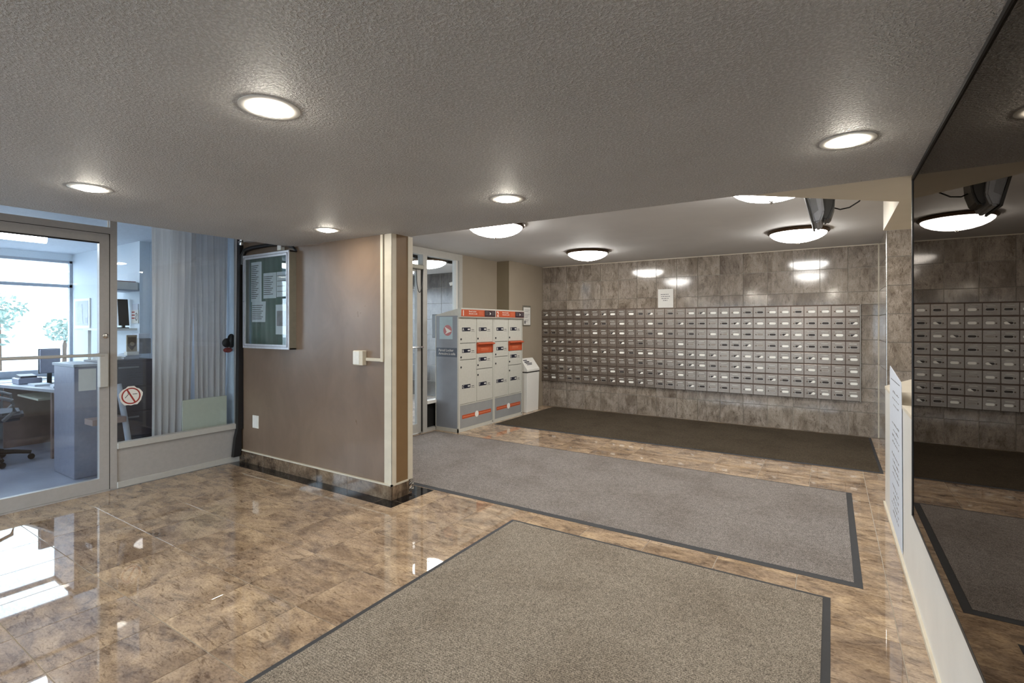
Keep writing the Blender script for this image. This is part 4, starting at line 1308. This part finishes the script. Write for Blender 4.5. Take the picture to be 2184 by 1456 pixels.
part('map_print', MB().box(-8.44, -8.0, 2.483, 2.485, 1.40, 1.72), 'paper_blue', mp)
part('map_mark', MB().prism([(-8.36, 1.42), (-8.16, 1.42), (-8.20, 1.68), (-8.34, 1.62)], 'y', 2.481, 2.483).box(-8.08, -8.02, 2.481, 2.483, 1.43, 1.50), 'desk_grey', mp)
# desks
dk = thing('office_desk', 'wooden office desk with pale top seen through the glass door, nearer one', 'desk', (-7.2, 1.9, 0), 'office desks')
part('desktop', MB().prism([(-8.00, 1.66), (-7.90, 1.62), (-6.40, 1.86), (-6.40, 2.18), (-8.00, 2.18)], 'z', 0.71, 0.74), 'desk_grey', dk)
part('side_panel', MB().box(-7.98, -7.94, 1.70, 2.17, 0, 0.71), 'wood_desk', dk)
part('side_panel', MB().box(-6.95, -6.90, 1.84, 2.17, 0, 0.71), 'wood_desk', dk)
part('modesty_panel', MB().box(-7.94, -6.95, 2.13, 2.17, 0.05, 0.71), 'cabinet_dark', dk)
part('keyboard_shelf', MB().box(-7.80, -7.10, 1.78, 2.12, 0.60, 0.62), 'board_cream', dk)
part('pedestal', MB().box(-6.90, -6.42, 1.90, 2.16, 0.0, 0.70), 'wood_desk', dk)
dk2 = thing('office_desk', 'second office desk under the window, farther away', 'desk', (-8.1, 0.9, 0), 'office desks')
part('desktop', MB().box(-8.58, -8.06, 0.2, 2.45, 0.71, 0.74), 'desk_grey', dk2)
part('side_panel', MB().box(-8.55, -8.08, 0.22, 0.26, 0, 0.71), 'wood_desk', dk2)
part('side_panel', MB().box(-8.55, -8.08, 1.55, 1.60, 0, 0.71), 'wood_desk', dk2)
mn = thing('office_monitor', 'grey back of a monitor standing on the desk before the window', 'monitor', (-7.55, 2.03, 0.74))
part('back_shell', MB().box(-7.56, -7.52, 1.905, 2.08, 0.86, 1.13), 'cabinet_steel', mn, bevel=0.006)
part('dark_edge', MB().box(-7.58, -7.56, 1.90, 2.087, 0.855, 1.135), 'black_plastic', mn)
part('stand', MB().box(-7.62, -7.48, 1.93, 2.05, 0.741, 0.75).box(-7.56, -7.54, 1.97, 2.01, 0.75, 0.87), 'black_plastic', mn)
for k, (x, y, w_, d_, h_, mm, nm, lab) in enumerate((
        (-6.62, 2.05, 0.30, 0.26, 0.10, 'black_plastic', 'desk_printer', 'black desk printer at the near end of the wooden desk'),
        (-6.98, 2.09, 0.26, 0.14, 0.13, 'paper', 'file_tray', 'white tray of papers on the wooden desk beside the printer'),
        (-7.75, 1.85, 0.25, 0.20, 0.09, 'cabinet_steel', 'desk_phone', 'dark telephone near the far end of the wooden desk'))):
    t_ = thing(nm, lab, nm.split('_')[1], (x, y, 0.74))
    part('body', MB().box(x - w_ / 2, x + w_ / 2, y - d_ / 2, y + d_ / 2, 0.7405, 0.7405 + h_ * 0.75), mm, t_, bevel=0.008)
    part('top_piece', MB().prism([(x - w_ * 0.42, 0.74 + h_ * 0.76), (x + w_ * 0.42, 0.74 + h_ * 0.76), (x + w_ * 0.36, 0.74 + h_), (x - w_ * 0.30, 0.74 + h_ * 1.15)], 'y', y - d_ * 0.4, y + d_ * 0.3), 'desk_grey' if k != 2 else 'cabinet_dark', t_)
random.seed(9)
for k, (x, y) in enumerate(((-7.36, 1.86), (-7.30, 2.07), (-6.98, 1.93), (-8.3, 2.1), (-8.3, 1.6))):
    a = random.uniform(-0.15, 0.15)
    c2, s2 = math.cos(a), math.sin(a)
    pp = [(x + c2 * u - s2 * v, y + s2 * u + c2 * v) for u, v in ((-0.12, -0.07), (0.12, -0.07), (0.12, 0.07), (-0.12, 0.07))]
    hgt = 0.012 + 0.02 * random.random()
    single('paper_stack', MB().prism(pp, 'z', 0.7405, 0.7405 + hgt), 'paper' if k % 2 else 'paper_blue',
           ('white sheets on the wooden desk, nearest the monitor', 'bluish sheets at the front edge of the wooden desk', 'white sheets behind the monitor on the wooden desk',
            'bluish sheets on the window desk, near the side wall', 'white sheets on the window desk, farther left')[k], 'papers', (x, y, 0.7405), 'papers on the office desks')


# swivel chair
def office_chair(x, y, rz, label):
    t = thing('office_chair', label, 'chair', (0, 0, 0))
    part('seat', MB().prism([(-0.24, -0.23), (0.24, -0.23), (0.26, 0.10), (0.18, 0.25), (-0.18, 0.25), (-0.26, 0.10)], 'z', 0.44, 0.53), 'chair_fabric', t, bevel=0.03, seg=3)
    part('backrest', MB().prism([(-0.20, 0.62), (0.20, 0.62), (0.23, 0.85), (0.17, 1.02), (-0.17, 1.02), (-0.23, 0.85)], 'y', -0.30, -0.24), 'chair_fabric', t, bevel=0.02, seg=2)
    part('back_post', MB().tube([(0, -0.10, 0.43), (0, -0.30, 0.45), (0, -0.32, 0.70)], 0.02, 8), 'black_plastic', t, smooth=True)
    for s_ in (-1, 1):
        part('armrest', MB().tube([(0.27 * s_, -0.12, 0.46), (0.31 * s_, -0.18, 0.58), (0.31 * s_, -0.14, 0.68), (0.31 * s_, 0.02, 0.72), (0.31 * s_, 0.16, 0.66), (0.30 * s_, 0.18, 0.55), (0.27 * s_, 0.10, 0.46)], 0.018, 8), 'grey_plastic', t, smooth=True)
    part('column', MB().lathe([(0.03, 0), (0.03, 0.34)], (0, 0, 0.10), 12), 'black_plastic', t, smooth=True)
    for k in range(5):
        a = 2 * PI * k / 5 + 0.3
        ex, ey = 0.31 * math.cos(a), 0.31 * math.sin(a)
        lg = part('base_leg', MB().tube([(0, 0, 0.12), (ex * 0.6, ey * 0.6, 0.10), (ex, ey, 0.075)], [0.03, 0.022, 0.018], 8), 'black_plastic', t, smooth=True)
        part('castor', MB().lathe([(0.028, -0.02), (0.030, 0), (0.028, 0.02)], (ex, ey, 0.030), 12, 'x'), 'black_plastic', lg, smooth=True)
    t.location = (x, y, 0)
    t.rotation_euler = (0, 0, rz)
    return t


office_chair(-7.15, 1.42, -0.2, 'grey swivel chair with loop armrests in front of the office desk')
oj = thing('orange_jacket', 'orange cloth draped at the window desk behind the swivel chair', 'clothing', (-7.9, 1.5, 0.45))
part('cloth', MB().sphere((-8.02, 1.56, 0.58), 0.15, 14, 9, (0.35, 0.9, 1.0)).sphere((-8.02, 1.50, 0.44), 0.13, 14, 9, (0.4, 1.0, 0.8)), 'orange_fabric', oj, smooth=True)
sk = thing('white_pole', 'white pole leaning in front of the dark filing cabinet behind the sticker', 'pole', (-5.55, 2.0, 0.0))
part('pole', MB().tube([(-5.42, 2.02, 0.02), (-5.50, 1.985, 0.50), (-5.56, 1.95, 0.86)], 0.024, 10), 'desk_grey', sk, smooth=True)
part('rail', MB().box(-5.62, -5.44, 1.72, 1.97, 0.52, 0.57), 'wood_desk', sk)
